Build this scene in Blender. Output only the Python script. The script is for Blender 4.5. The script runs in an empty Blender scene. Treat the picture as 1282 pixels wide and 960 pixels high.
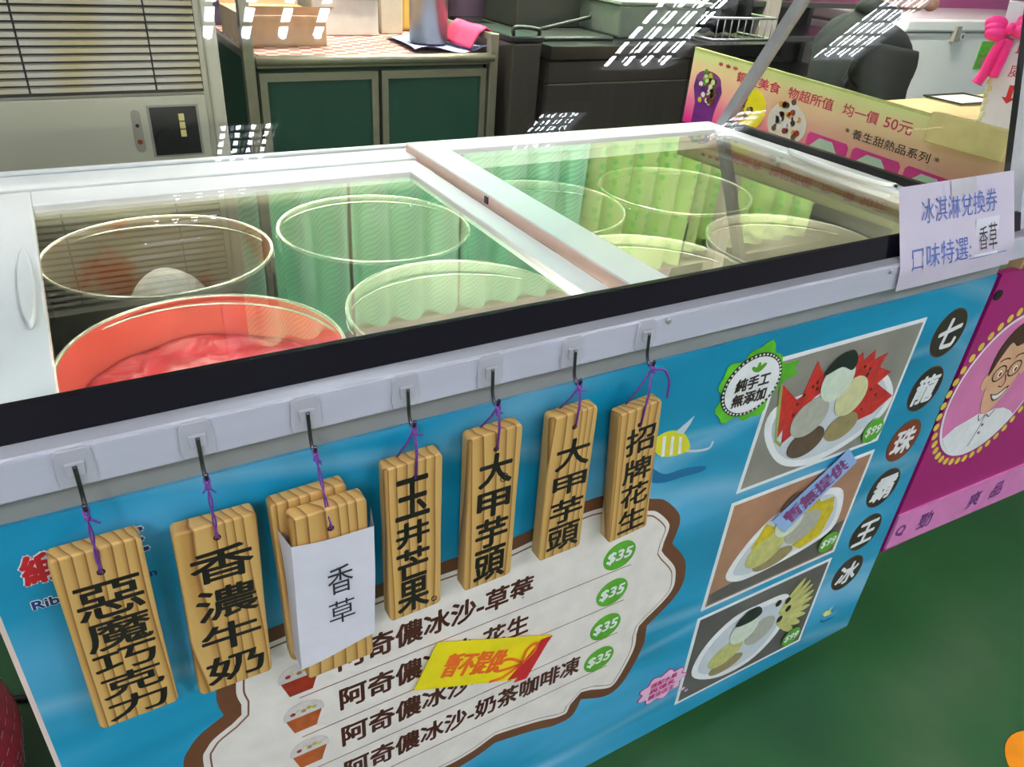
import bpy, bmesh, math, random
from mathutils import Vector, Matrix
random.seed(7)
PI = math.pi
scene = bpy.context.scene
COL = scene.collection
# ------------------------------------------------------------------ camera, world, exposure
CAM_LOC = (0.1144, -0.55, 1.2424)
right = Vector((0.86424712, -0.49862608, 0.06670037))
down = Vector((-0.21045621, -0.47878962, -0.85233133))
fwd = Vector((0.45693007, 0.72258739, -0.5187315))
cam = bpy.data.cameras.new('camera'); camo = bpy.data.objects.new('camera', cam); COL.objects.link(camo)
camo.matrix_world = Matrix(((right.x, -down.x, -fwd.x, CAM_LOC[0]), (right.y, -down.y, -fwd.y, CAM_LOC[1]),
                            (right.z, -down.z, -fwd.z, CAM_LOC[2]), (0, 0, 0, 1)))
cam.sensor_width = 36; cam.lens = 36 * 951 / 1282; cam.clip_start = 0.02; cam.clip_end = 60
scene.camera = camo
scene.view_settings.view_transform = 'Standard'; scene.view_settings.look = 'None'
scene.view_settings.gamma = 1; scene.view_settings.use_curve_mapping = False
scene.view_settings.exposure = 0.22
scene.cycles.use_denoising = True
scene.cycles.max_bounces = 8; scene.cycles.transparent_max_bounces = 16
scene.cycles.sample_clamp_indirect = 6
world = bpy.data.worlds.new('hall_light'); scene.world = world; world.use_nodes = True
world.node_tree.nodes['Background'].inputs[0].default_value = (0.95, 0.9, 1, 1)
world.node_tree.nodes['Background'].inputs[1].default_value = 0.45
LAMP = 80.0            # radiance of the louvred ceiling lamps

# ------------------------------------------------------------------ materials
def lin(c):
    return tuple(((x / 255) / 12.92 if x <= 10 else ((x / 255 + 0.055) / 1.055) ** 2.4) for x in c) + (1,)
def new_mat(name):
    m = bpy.data.materials.new(name); m.use_nodes = True
    return m, m.node_tree.nodes, m.node_tree.links, m.node_tree.nodes['Principled BSDF']
def mat(name, rgb, rough=0.5, metal=0.0, var=0.06, scale=30, bump=0.0, spec=0.5, coat=0.0, stretch=(1, 1, 1)):
    m, N, L, b = new_mat(name)
    tc = N.new('ShaderNodeTexCoord'); mp = N.new('ShaderNodeMapping'); mp.inputs['Scale'].default_value = stretch
    L.new(tc.outputs['Object'], mp.inputs[0])
    nz = N.new('ShaderNodeTexNoise'); nz.inputs['Scale'].default_value = scale; nz.inputs['Detail'].default_value = 4
    L.new(mp.outputs[0], nz.inputs['Vector'])
    r = N.new('ShaderNodeValToRGB'); c = lin(rgb)
    r.color_ramp.elements[0].position = 0.3; r.color_ramp.elements[1].position = 0.7
    r.color_ramp.elements[0].color = tuple(x * (1 - var) for x in c[:3]) + (1,)
    r.color_ramp.elements[1].color = tuple(min(1, x * (1 + var)) for x in c[:3]) + (1,)
    L.new(nz.outputs['Fac'], r.inputs[0]); L.new(r.outputs[0], b.inputs['Base Color'])
    b.inputs['Roughness'].default_value = rough; b.inputs['Metallic'].default_value = metal
    b.inputs['Specular IOR Level'].default_value = spec; b.inputs['Coat Weight'].default_value = coat
    if bump:
        bp = N.new('ShaderNodeBump'); bp.inputs['Strength'].default_value = bump; bp.inputs['Distance'].default_value = 0.004
        L.new(nz.outputs['Fac'], bp.inputs['Height']); L.new(bp.outputs[0], b.inputs['Normal'])
    return m
def ramp(N, stops, interp='LINEAR'):
    r = N.new('ShaderNodeValToRGB'); r.color_ramp.interpolation = interp
    e = r.color_ramp.elements
    while len(e) > 1: e.remove(e[-1])
    e[0].position = stops[0][0]; e[0].color = lin(stops[0][1])
    for p, c in stops[1:]:
        q = e.new(p); q.color = lin(c)
    return r
def glass(name, ior=1.5, tint=(1, 1, 1), mul=1.0, rough=0.0):
    m, N, L, b = new_mat(name); N.remove(b)
    out = N['Material Output']
    tr = N.new('ShaderNodeBsdfTransparent'); tr.inputs[0].default_value = tint + (1,)
    gl = N.new('ShaderNodeBsdfGlossy'); gl.inputs['Roughness'].default_value = rough
    fr = N.new('ShaderNodeFresnel'); fr.inputs[0].default_value = ior
    ge = N.new('ShaderNodeNewGeometry'); s = N.new('ShaderNodeMath'); s.operation = 'SUBTRACT'; s.inputs[0].default_value = 1
    L.new(ge.outputs['Backfacing'], s.inputs[1])
    a = N.new('ShaderNodeMath'); a.operation = 'MULTIPLY'; L.new(fr.outputs[0], a.inputs[0]); L.new(s.outputs[0], a.inputs[1])
    k = N.new('ShaderNodeMath'); k.operation = 'MULTIPLY'; k.inputs[1].default_value = mul; L.new(a.outputs[0], k.inputs[0])
    mx = N.new('ShaderNodeMixShader'); L.new(k.outputs[0], mx.inputs[0]); L.new(tr.outputs[0], mx.inputs[1]); L.new(gl.outputs[0], mx.inputs[2])
    L.new(mx.outputs[0], out.inputs[0])
    return m
def emit(name, rgb, s):
    m, N, L, b = new_mat(name)
    b.inputs['Base Color'].default_value = lin(rgb)
    b.inputs['Emission Color'].default_value = lin(rgb); b.inputs['Emission Strength'].default_value = s
    return m
M = {}
def wood_mat():
    m, N, L, b = new_mat('pine_wood')
    tc = N.new('ShaderNodeTexCoord'); oi = N.new('ShaderNodeObjectInfo')
    cx = N.new('ShaderNodeCombineXYZ'); ml = N.new('ShaderNodeMath'); ml.operation = 'MULTIPLY'; ml.inputs[1].default_value = 3.0
    L.new(oi.outputs['Random'], ml.inputs[0]); L.new(ml.outputs[0], cx.inputs[0]); L.new(ml.outputs[0], cx.inputs[1])
    ad = N.new('ShaderNodeVectorMath'); ad.operation = 'ADD'; L.new(tc.outputs['Object'], ad.inputs[0]); L.new(cx.outputs[0], ad.inputs[1])
    mp = N.new('ShaderNodeMapping'); mp.inputs['Scale'].default_value = (1, 1, 0.12); L.new(ad.outputs[0], mp.inputs[0])
    nz = N.new('ShaderNodeTexNoise'); nz.inputs['Scale'].default_value = 17; nz.inputs['Detail'].default_value = 1.0; L.new(mp.outputs[0], nz.inputs['Vector'])
    sx = N.new('ShaderNodeSeparateXYZ'); L.new(ad.outputs[0], sx.inputs[0])
    ln = N.new('ShaderNodeMath'); ln.operation = 'MULTIPLY'; ln.inputs[1].default_value = 95.0; L.new(sx.outputs['X'], ln.inputs[0])
    ly = N.new('ShaderNodeMath'); ly.operation = 'MULTIPLY_ADD'; ly.inputs[1].default_value = 45.0; L.new(sx.outputs['Y'], ly.inputs[0]); L.new(ln.outputs[0], ly.inputs[2])
    wv = N.new('ShaderNodeMath'); wv.operation = 'MULTIPLY_ADD'; wv.inputs[1].default_value = 4.0; L.new(nz.outputs['Fac'], wv.inputs[0]); L.new(ly.outputs[0], wv.inputs[2])
    fc = N.new('ShaderNodeMath'); fc.operation = 'FRACT'; L.new(wv.outputs[0], fc.inputs[0])
    r = ramp(N, [(0, (212, 172, 104)), (0.5, (204, 162, 94)), (0.8, (180, 134, 70)), (0.92, (126, 84, 40)), (1.0, (204, 162, 94))])
    L.new(fc.outputs[0], r.inputs[0]); L.new(r.outputs[0], b.inputs['Base Color'])
    b.inputs['Roughness'].default_value = 0.45
    return m
M['wood'] = wood_mat()
M['white'] = mat('white_painted_steel', (233, 232, 234), 0.25, var=0.01)
M['rim'] = mat('off_white_rim', (224, 224, 224), 0.3, var=0.02)
M['steel'] = mat('brushed_steel_lip', (196, 196, 210), 0.38, 0.0, 0.04, 60, stretch=(0.1, 1, 1))
M['chrome'] = mat('chrome_trim', (200, 200, 206), 0.28, 0.8, 0.05)
M['trim'] = mat('satin_metal_trim', (168, 168, 176), 0.4, 0.4, 0.12, 20, stretch=(0.2, 1, 1))
M['hookwire'] = mat('dark_nickel_wire', (92, 90, 92), 0.25, 0.9)
M['gray'] = mat('grey_body', (140, 142, 140), 0.5, var=0.03)
M['blackband'] = mat('black_printed_band', (5, 6, 14), 0.2, var=0.02, spec=0.25)
M['black'] = mat('black_plastic', (18, 18, 20), 0.4)
M['inner'] = mat('brushed_inner_liner', (126, 126, 112), 0.4, 0.3, 0.12, 12, stretch=(0.15, 1, 6))
M['tub'] = mat('stainless_tub', (168, 164, 146), 0.4, 0.35, 0.1, 14)
M['wire'] = mat('bright_wire', (228, 226, 206), 0.25, 0.7)
M['lidglass'] = glass('low_e_lid_glass', 1.82, (0.97, 0.985, 0.96), 1.1)
M['hood'] = glass('hood_glass', 1.42, (0.97, 0.985, 0.975), 0.8)
M['clearplastic'] = mat('frosted_clear_plastic', (214, 214, 222), 0.15, var=0.05)
M['clearplastic'].node_tree.nodes['Principled BSDF'].inputs['Alpha'].default_value = 0.55
M['ink'] = mat('black_ink', (22, 18, 14), 0.5)
M['brownink'] = mat('dark_brown_ink', (66, 26, 14), 0.5)
M['cord'] = mat('purple_cord', (112, 60, 150), 0.5, var=0.3, scale=300)
M['paper'] = mat('white_paper', (222, 220, 230), 0.7, var=0.02, scale=60, bump=0.05)
M['note'] = mat('lilac_paper', (206, 196, 212), 0.7, var=0.03, scale=8)
M['tape'] = mat('clear_tape', (205, 200, 204), 0.25)
M['bluepen'] = mat('blue_pen', (78, 104, 176), 0.6)
M['graypen'] = mat('thin_black_pen', (40, 40, 48), 0.6)
def decal(name, rgb, **k): M[name] = mat(name, rgb, 0.35, **k)
decal('d_brown', (104, 62, 38)); decal('d_cream', (238, 230, 222)); decal('d_pink', (240, 214, 204)); decal('d_line', (128, 84, 70))
decal('d_green', (88, 166, 40)); decal('d_white', (240, 242, 242)); decal('d_dark', (44, 34, 26)); decal('d_rust', (124, 52, 24))
decal('d_red', (196, 34, 44)); decal('d_melon', (190, 44, 40), var=0.3, scale=70); decal('d_rind', (150, 170, 90))
decal('d_concrete', (140, 136, 126), var=0.14, scale=14); decal('d_tan', (170, 126, 98), var=0.14, scale=16)
decal('d_photo_dark', (92, 88, 84), var=0.25, scale=12)
decal('d_bowl', (206, 214, 220)); decal('d_mint', (214, 226, 206), var=0.08, scale=80); decal('d_lime', (214, 212, 160), var=0.08, scale=80)
decal('d_grayice', (176, 176, 162), var=0.1, scale=80); decal('d_mocha', (92, 72, 56), var=0.15, scale=80); decal('d_olive', (150, 136, 92), var=0.12, scale=80)
decal('d_mango', (206, 186, 40), var=0.2, scale=60); decal('d_kiwi', (196, 196, 120), var=0.15, scale=60); decal('d_sauce', (24, 34, 30))
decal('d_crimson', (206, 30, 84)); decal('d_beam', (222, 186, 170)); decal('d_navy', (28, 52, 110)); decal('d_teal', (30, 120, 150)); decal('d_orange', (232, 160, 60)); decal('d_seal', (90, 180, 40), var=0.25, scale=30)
decal('d_fishy', (220, 214, 50)); decal('d_shadow', (22, 104, 150)); decal('d_speech', (240, 196, 222)); decal('d_magenta_ink', (190, 40, 120))
decal('d_slip', (150, 186, 232)); decal('d_violet', (128, 62, 120)); decal('d_yellow', (246, 226, 30), var=0.1, scale=25); decal('d_orangeink', (238, 110, 40))
decal('d_magenta', (162, 14, 110), var=0.05, scale=6); decal('d_rosestrip', (222, 132, 192)); decal('d_rose', (218, 124, 176), var=0.12, scale=9)
decal('d_skin', (222, 172, 136)); decal('d_hair', (70, 36, 26)); decal('d_gold', (226, 208, 70)); decal('d_hotpink', (226, 60, 150)); decal('d_purple', (108, 40, 124))
decal('d_palegreen', (196, 226, 206)); decal('d_cup', (150, 44, 24), var=0.2, scale=90); decal('d_cuptea', (176, 88, 40), var=0.2, scale=90); decal('d_dome', (214, 206, 204), var=0.1, scale=120)
def banner_mat():
    m, N, L, b = new_mat('sea_print')
    tc = N.new('ShaderNodeTexCoord'); mp = N.new('ShaderNodeMapping')
    mp.inputs['Rotation'].default_value = (0, math.radians(-38), 0); mp.inputs['Scale'].default_value = (0.6, 1, 2.2)
    L.new(tc.outputs['Object'], mp.inputs[0])
    n1 = N.new('ShaderNodeTexNoise'); n1.inputs['Scale'].default_value = 3.4; n1.inputs['Detail'].default_value = 2; n1.inputs['Distortion'].default_value = 0.6
    L.new(mp.outputs[0], n1.inputs['Vector'])
    r = ramp(N, [(0.3, (16, 134, 170)), (0.48, (30, 150, 190)), (0.62, (84, 174, 216)), (0.75, (160, 206, 232))])
    sx = N.new('ShaderNodeSeparateXYZ'); L.new(tc.outputs['Object'], sx.inputs[0])
    # the printed sea pales towards the lower left of the sheet
    a = N.new('ShaderNodeMath'); a.operation = 'MULTIPLY_ADD'; a.inputs[1].default_value = -0.2; a.inputs[2].default_value = 0.14; L.new(sx.outputs['Z'], a.inputs[0])
    a2 = N.new('ShaderNodeMath'); a2.operation = 'MULTIPLY_ADD'; a2.inputs[1].default_value = -0.11; L.new(sx.outputs['X'], a2.inputs[0]); L.new(a.outputs[0], a2.inputs[2])
    s = N.new('ShaderNodeMath'); s.operation = 'ADD'; L.new(n1.outputs['Fac'], s.inputs[0]); L.new(a2.outputs[0], s.inputs[1])
    L.new(s.outputs[0], r.inputs[0])
    v = N.new('ShaderNodeTexVoronoi'); v.feature = 'DISTANCE_TO_EDGE'; v.inputs['Scale'].default_value = 2.0
    L.new(mp.outputs[0], v.inputs['Vector'])
    rv = ramp(N, [(0.0, (255, 255, 255)), (0.05, (0, 0, 0))]); L.new(v.outputs['Distance'], rv.inputs[0])
    mm = N.new('ShaderNodeMath'); mm.operation = 'MULTIPLY'; mm.inputs[1].default_value = 0.22; L.new(rv.outputs[0], mm.inputs[0])
    mx = N.new('ShaderNodeMixRGB'); mx.inputs[2].default_value = lin((190, 224, 236)); L.new(mm.outputs[0], mx.inputs[0]); L.new(r.outputs[0], mx.inputs[1])
    L.new(mx.outputs[0], b.inputs['Base Color']); b.inputs['Roughness'].default_value = 0.28
    return m
M['sea'] = banner_mat()
def sign_mat():
    m, N, L, b = new_mat('dessert_sign_print')
    tc = N.new('ShaderNodeTexCoord'); sx = N.new('ShaderNodeSeparateXYZ'); L.new(tc.outputs['Object'], sx.inputs[0])
    mr = N.new('ShaderNodeMapRange'); mr.inputs['From Min'].default_value = 0.0; mr.inputs['From Max'].default_value = 0.165; L.new(sx.outputs['Z'], mr.inputs[0])
    r = ramp(N, [(0, (222, 30, 140)), (0.3, (240, 120, 160)), (0.52, (246, 178, 160)), (0.74, (246, 208, 160)), (0.93, (220, 226, 150)), (1, (176, 206, 140))])
    # printed blend: the magenta only reaches the far end of the board
    sy = N.new('ShaderNodeMapRange'); sy.inputs['From Min'].default_value = 0.0; sy.inputs['From Max'].default_value = -0.5; sy.inputs['To Min'].default_value = -0.05; sy.inputs['To Max'].default_value = 0.3
    L.new(sx.outputs['Y'], sy.inputs[0]); ad = N.new('ShaderNodeMath'); ad.operation = 'ADD'; ad.use_clamp = True; L.new(mr.outputs[0], ad.inputs[0])
    fa = N.new('ShaderNodeMath'); fa.operation = 'MULTIPLY'; iv = N.new('ShaderNodeMath'); iv.operation = 'SUBTRACT'; iv.inputs[0].default_value = 1; L.new(mr.outputs[0], iv.inputs[1])
    L.new(sy.outputs[0], fa.inputs[0]); L.new(iv.outputs[0], fa.inputs[1]); L.new(fa.outputs[0], ad.inputs[1])
    L.new(ad.outputs[0], r.inputs[0]); L.new(r.outputs[0], b.inputs['Base Color']); b.inputs['Roughness'].default_value = 0.35
    return m
M['signprint'] = sign_mat()
def curtain_mat(name, polka):
    m, N, L, b = new_mat(name)
    tc = N.new('ShaderNodeTexCoord'); mp = N.new('ShaderNodeMapping'); L.new(tc.outputs['Object'], mp.inputs[0])
    if polka:
        v = N.new('ShaderNodeTexVoronoi'); v.inputs['Scale'].default_value = 20; v.inputs['Randomness'].default_value = 0.35; L.new(mp.outputs[0], v.inputs['Vector'])
        r = ramp(N, [(0, (60, 180, 90)), (0.24, (90, 200, 100)), (0.32, (214, 238, 150)), (1, (222, 242, 168))]); L.new(v.outputs['Distance'], r.inputs[0])
        n = N.new('ShaderNodeTexNoise'); n.inputs['Scale'].default_value = 5; L.new(mp.outputs[0], n.inputs['Vector'])
        mx = N.new('ShaderNodeMixRGB'); mx.inputs[2].default_value = lin((160, 226, 110)); hf = N.new('ShaderNodeMath'); hf.operation = 'MULTIPLY'; hf.inputs[1].default_value = 0.6; L.new(n.outputs['Fac'], hf.inputs[0]); L.new(hf.outputs[0], mx.inputs[0]); L.new(r.outputs[0], mx.inputs[1])
        L.new(mx.outputs[0], b.inputs['Base Color'])
    else:
        mp.inputs['Rotation'].default_value = (0, math.radians(38), 0)
        w = N.new('ShaderNodeTexWave'); w.bands_direction = 'X'; w.inputs['Scale'].default_value = 24; L.new(mp.outputs[0], w.inputs['Vector'])
        r = ramp(N, [(0.2, (126, 214, 166)), (0.8, (186, 242, 210))]); L.new(w.outputs['Fac'], r.inputs[0]); L.new(r.outputs[0], b.inputs['Base Color'])
    b.inputs['Roughness'].default_value = 0.8
    return m
M['striped'] = curtain_mat('striped_green_cloth', False); M['polka'] = curtain_mat('dotted_lime_cloth', True)
def floor_mat():
    m, N, L, b = new_mat('painted_green_floor')
    tc = N.new('ShaderNodeTexCoord'); n = N.new('ShaderNodeTexNoise'); n.inputs['Scale'].default_value = 2.2; n.inputs['Detail'].default_value = 6; L.new(tc.outputs['Object'], n.inputs['Vector'])
    r = ramp(N, [(0.35, (30, 72, 38)), (0.55, (40, 86, 46)), (0.72, (66, 96, 62))]); L.new(n.outputs['Fac'], r.inputs[0]); L.new(r.outputs[0], b.inputs['Base Color'])
    b.inputs['Roughness'].default_value = 0.4
    return m
M['floor'] = floor_mat()
M['beige'] = mat('aged_beige_plastic', (186, 182, 162), 0.5, var=0.03, scale=5)
def slat_mat():
    m, N, L, b = new_mat('yellowed_grille')
    tc = N.new('ShaderNodeTexCoord'); mp = N.new('ShaderNodeMapping'); mp.inputs['Scale'].default_value = (1, 1, 0.5); L.new(tc.outputs['Object'], mp.inputs[0])
    n = N.new('ShaderNodeTexNoise'); n.inputs['Scale'].default_value = 7; L.new(mp.outputs[0], n.inputs['Vector'])
    r = ramp(N, [(0.42, (190, 184, 172)), (0.62, (182, 168, 128))]); L.new(n.outputs['Fac'], r.inputs[0]); L.new(r.outputs[0], b.inputs['Base Color']); b.inputs['Roughness'].default_value = 0.5
    return m
M['slat'] = slat_mat()
M['grayplastic'] = mat('grey_plastic', (150, 144, 134), 0.5)
M['cream_key'] = mat('cream_keys', (214, 198, 130), 0.5)
M['alu'] = mat('dull_aluminium', (150, 146, 126), 0.35, 0.6, 0.06)
M['greendoor'] = mat('dark_green_board', (18, 62, 46), 0.55, var=0.12, scale=9)
def check_mat():
    m, N, L, b = new_mat('checked_mat')
    tc = N.new('ShaderNodeTexCoord'); mp = N.new('ShaderNodeMapping'); mp.inputs['Rotation'].default_value = (0, 0, math.radians(12)); L.new(tc.outputs['Object'], mp.inputs[0])
    c = N.new('ShaderNodeTexChecker'); c.inputs['Scale'].default_value = 34; c.inputs[1].default_value = lin((196, 176, 164)); c.inputs[2].default_value = lin((140, 78, 74)); L.new(mp.outputs[0], c.inputs[0])
    L.new(c.outputs[0], b.inputs['Base Color']); b.inputs['Roughness'].default_value = 0.4
    return m
M['check'] = check_mat()
M['box_white'] = mat('pale_plastic', (206, 202, 190), 0.5); M['card'] = mat('cardboard', (196, 164, 120), 0.8, var=0.08); M['oldcream'] = mat('cream_board', (196, 184, 160), 0.7)
M['cupsteel'] = mat('steel_cup_metal', (140, 142, 132), 0.3, 0.8, 0.06); M['pinkcloth'] = mat('pink_cloth', (206, 62, 100), 0.9, bump=0.2); M['lilacloth'] = mat('lilac_cloth', (140, 146, 190), 0.9, bump=0.2)
M['yellowbag'] = mat('yellow_plastic', (206, 170, 80), 0.5)
M['darkwood'] = mat('dark_laminate', (58, 52, 46), 0.4, var=0.18, scale=14, stretch=(3, 1, 0.3)); M['blackstone'] = mat('black_worktop', (26, 26, 26), 0.25)
M['tray'] = mat('pale_green_tray', (150, 164, 146), 0.3); M['darksteel'] = mat('dark_steel', (72, 76, 70), 0.3, 0.6)
M['wall'] = mat('mauve_wall', (120, 92, 112), 0.8, var=0.08, scale=4); M['pinkwall'] = mat('pink_wall', (206, 96, 160), 0.7, var=0.05, scale=4)
M['tableboard'] = mat('light_wood_counter', (206, 178, 128), 0.4, var=0.1, scale=10, stretch=(0.3, 4, 1)); M['block'] = mat('yellow_foam_board', (214, 192, 130), 0.7, var=0.12, scale=24)
M['bow'] = mat('hot_pink_ribbon', (240, 34, 136), 0.5, bump=0.2, scale=60)
M['jacket'] = mat('black_jacket_cloth', (36, 38, 40), 0.95, var=0.15, scale=40, bump=0.15, spec=0.15); M['trousers'] = mat('dark_trousers', (38, 38, 48), 0.8); M['skin'] = mat('skin', (190, 140, 114), 0.5); M['hair'] = mat('black_hair', (24, 20, 20), 0.5)
M['ceiling'] = mat('ceiling_board', (150, 152, 150), 0.9); M['concrete'] = mat('far_wall_paint', (60, 62, 62), 0.9)
M['reflector'] = mat('white_reflector', (236, 238, 244), 0.4)
M['tube'] = emit('lit_lamp_cell', (244, 248, 255), LAMP)
M['filltube'] = emit('curtain_fill_tube', (255, 250, 236), 260.0)
M['infill'] = emit('added_freezer_fill', (255, 248, 232), 44.0)
M['infill2'] = emit('added_rear_fill', (255, 248, 232), 18.0)
M['redbag'] = mat('red_woven_plastic', (160, 26, 44), 0.45, var=0.25, scale=50)
M['orange'] = mat('orange_floor_mark', (250, 150, 10), 0.5)
def red_ice():
    m, N, L, b = new_mat('strawberry_red_ice')
    tc = N.new('ShaderNodeTexCoord'); n = N.new('ShaderNodeTexNoise'); n.inputs['Scale'].default_value = 22; n.inputs['Detail'].default_value = 6; n.inputs['Distortion'].default_value = 1.2; L.new(tc.outputs['Object'], n.inputs['Vector'])
    r = ramp(N, [(0.3, (206, 40, 50)), (0.5, (222, 74, 80)), (0.62, (238, 130, 130)), (0.72, (246, 176, 170))]); L.new(n.outputs['Fac'], r.inputs[0]); L.new(r.outputs[0], b.inputs['Base Color']); b.inputs['Roughness'].default_value = 0.35
    bp = N.new('ShaderNodeBump'); bp.inputs['Strength'].default_value = 0.7; bp.inputs['Distance'].default_value = 0.006; L.new(n.outputs['Fac'], bp.inputs['Height']); L.new(bp.outputs[0], b.inputs['Normal'])
    return m
M['ice_red'] = red_ice(); M['ice_wall'] = mat('red_ice_smear', (200, 84, 70), 0.4, var=0.12, scale=20); M['ice_white'] = mat('pale_grey_ice', (206, 200, 190), 0.6, var=0.1, scale=60, bump=0.8)
M['ice_yellow'] = mat('mango_yellow_ice', (214, 176, 60), 0.45, var=0.15, scale=20, bump=0.5); M['ice_green'] = mat('pale_green_ice', (168, 200, 130), 0.45, var=0.12, scale=20, bump=0.5); M['ice_peach'] = mat('peach_ice', (214, 170, 130), 0.5, var=0.12, scale=20, bump=0.5)
def tubfilm():
    m, N, L, b = new_mat('tub_with_chocolate_film')
    tc = N.new('ShaderNodeTexCoord'); n = N.new('ShaderNodeTexNoise'); n.inputs['Scale'].default_value = 9; n.inputs['Detail'].default_value = 5; L.new(tc.outputs['Object'], n.inputs['Vector'])
    r = ramp(N, [(0.5, (158, 148, 126)), (0.6, (166, 100, 62))]); L.new(n.outputs['Fac'], r.inputs[0]); L.new(r.outputs[0], b.inputs['Base Color']); b.inputs['Roughness'].default_value = 0.4; b.inputs['Metallic'].default_value = 0.2
    return m
M['tubfilm'] = tubfilm()

# ------------------------------------------------------------------ mesh building
class MB:
    def __init__(s): s.v = []; s.f = []; s.mi = []; s.sm = []; s.mats = []
    def m(s, mt):
        mt = M[mt] if isinstance(mt, str) else mt
        if mt not in s.mats: s.mats.append(mt)
        return s.mats.index(mt)
    def add(s, vs, fs, mt, smooth=False):
        o = len(s.v); i = s.m(mt); s.v += [tuple(v) for v in vs]
        for f in fs: s.f.append([o + k for k in f]); s.mi.append(i); s.sm.append(smooth)
    def box(s, a, b, mt):
        x0, y0, z0 = a; x1, y1, z1 = b
        vs = [(x, y, z) for x in (x0, x1) for y in (y0, y1) for z in (z0, z1)]
        s.add(vs, [(0, 1, 3, 2), (4, 6, 7, 5), (0, 4, 5, 1), (2, 3, 7, 6), (0, 2, 6, 4), (1, 5, 7, 3)], mt)
    def prism(s, pts, ax, a, b, mt):
        """polygon pts in the plane normal to ax ('x': (y,z), 'y': (x,z), 'z': (x,y)) extruded from a to b"""
        def p(q, d): return (d, q[0], q[1]) if ax == 'x' else ((q[0], d, q[1]) if ax == 'y' else (q[0], q[1], d))
        n = len(pts)
        A = sum(pts[i][0] * pts[(i + 1) % n][1] - pts[(i + 1) % n][0] * pts[i][1] for i in range(n))
        if A < 0: pts = list(reversed(pts))
        lo, hi = (min(a, b), max(a, b))
        vs = [p(q, lo) for q in pts] + [p(q, hi) for q in pts]
        flip = ax == 'y'
        bot = list(range(n)); top = [n + i for i in range(n)]
        sides = [(i, (i + 1) % n, n + (i + 1) % n, n + i) for i in range(n)]
        if not flip: bot = bot[::-1]
        else: top = top[::-1]; sides = [f[::-1] for f in sides]
        s.add(vs, [bot, top] + sides, mt)
    def tube(s, path, r, mt, n=8, closed=False, cap=True):
        P = [Vector(p) for p in path]; N = len(P); vs = []; R = r if isinstance(r, (list, tuple)) else [r] * N
        up = None
        for i in range(N):
            if closed: t = P[(i + 1) % N] - P[i - 1]
            else: t = P[min(i + 1, N - 1)] - P[max(i - 1, 0)]
            t = t.normalized() if t.length > 1e-9 else Vector((0, 0, 1))
            if up is None: up = Vector((0, 0, 1)) if abs(t.z) < 0.9 else Vector((1, 0, 0))
            u = (up - t * up.dot(t)).normalized(); w = t.cross(u); up = u
            vs += [P[i] + (u * math.cos(2 * PI * k / n) + w * math.sin(2 * PI * k / n)) * R[i] for k in range(n)]
        fs = []
        for i in range(N if closed else N - 1):
            j = (i + 1) % N
            for k in range(n): fs.append((i * n + k, i * n + (k + 1) % n, j * n + (k + 1) % n, j * n + k))
        if cap and not closed: fs += [list(range(n))[::-1], [(N - 1) * n + k for k in range(n)]]
        s.add(vs, fs, mt, True)
    def lathe(s, prof, c, mt, n=40, sx=1, sy=1):
        vs = []; fs = []
        for r, z in prof:
            for k in range(n): vs.append((c[0] + sx * r * math.cos(2 * PI * k / n), c[1] + sy * r * math.sin(2 * PI * k / n), c[2] + z))
        for i in range(len(prof) - 1):
            for k in range(n): fs.append((i * n + k, i * n + (k + 1) % n, (i + 1) * n + (k + 1) % n, (i + 1) * n + k))
        s.add(vs, fs, mt, True)
    def ball(s, c, r, mt, n=14, m=9):
        rx, ry, rz = r if isinstance(r, (list, tuple)) else (r, r, r)
        vs = [(c[0], c[1], c[2] - rz)]; fs = []
        for i in range(1, m):
            a = -PI / 2 + PI * i / m
            for k in range(n): vs.append((c[0] + rx * math.cos(a) * math.cos(2 * PI * k / n), c[1] + ry * math.cos(a) * math.sin(2 * PI * k / n), c[2] + rz * math.sin(a)))
        vs.append((c[0], c[1], c[2] + rz))
        for k in range(n):
            fs.append((0, 1 + (k + 1) % n, 1 + k)); e = 1 + (m - 2) * n; fs.append((len(vs) - 1, e + k, e + (k + 1) % n))
        for i in range(m - 2):
            for k in range(n): fs.append((1 + i * n + k, 1 + i * n + (k + 1) % n, 1 + (i + 1) * n + (k + 1) % n, 1 + (i + 1) * n + k))
        s.add(vs, fs, mt, True)
    def build(s, name, parent=None, loc=None, bevel=0):
        me = bpy.data.meshes.new(name); me.from_pydata(s.v, [], s.f)
        for mt in s.mats: me.materials.append(mt)
        me.polygons.foreach_set('material_index', s.mi); me.polygons.foreach_set('use_smooth', s.sm); me.update()
        o = bpy.data.objects.new(name, me); COL.objects.link(o)
        if parent is not None: o.parent = parent
        if loc is not None: o.location = loc
        if bevel:
            bv = o.modifiers.new('soft_edge', 'BEVEL'); bv.width = bevel; bv.segments = 3; bv.limit_method = 'ANGLE'
        return o
def tag(o, label=None, cat=None, group=None, kind=None):
    if label: o['label'] = label
    if cat: o['category'] = cat
    if group: o['group'] = group
    if kind: o['kind'] = kind
    return o
def thing(name, label, cat, loc=(0, 0, 0), rz=0, group=None):
    o = bpy.data.objects.new(name, None); o.empty_display_size = 0.05; COL.objects.link(o)
    o.location = loc; o.rotation_euler = (0, 0, rz); return tag(o, label, cat, group)
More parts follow.
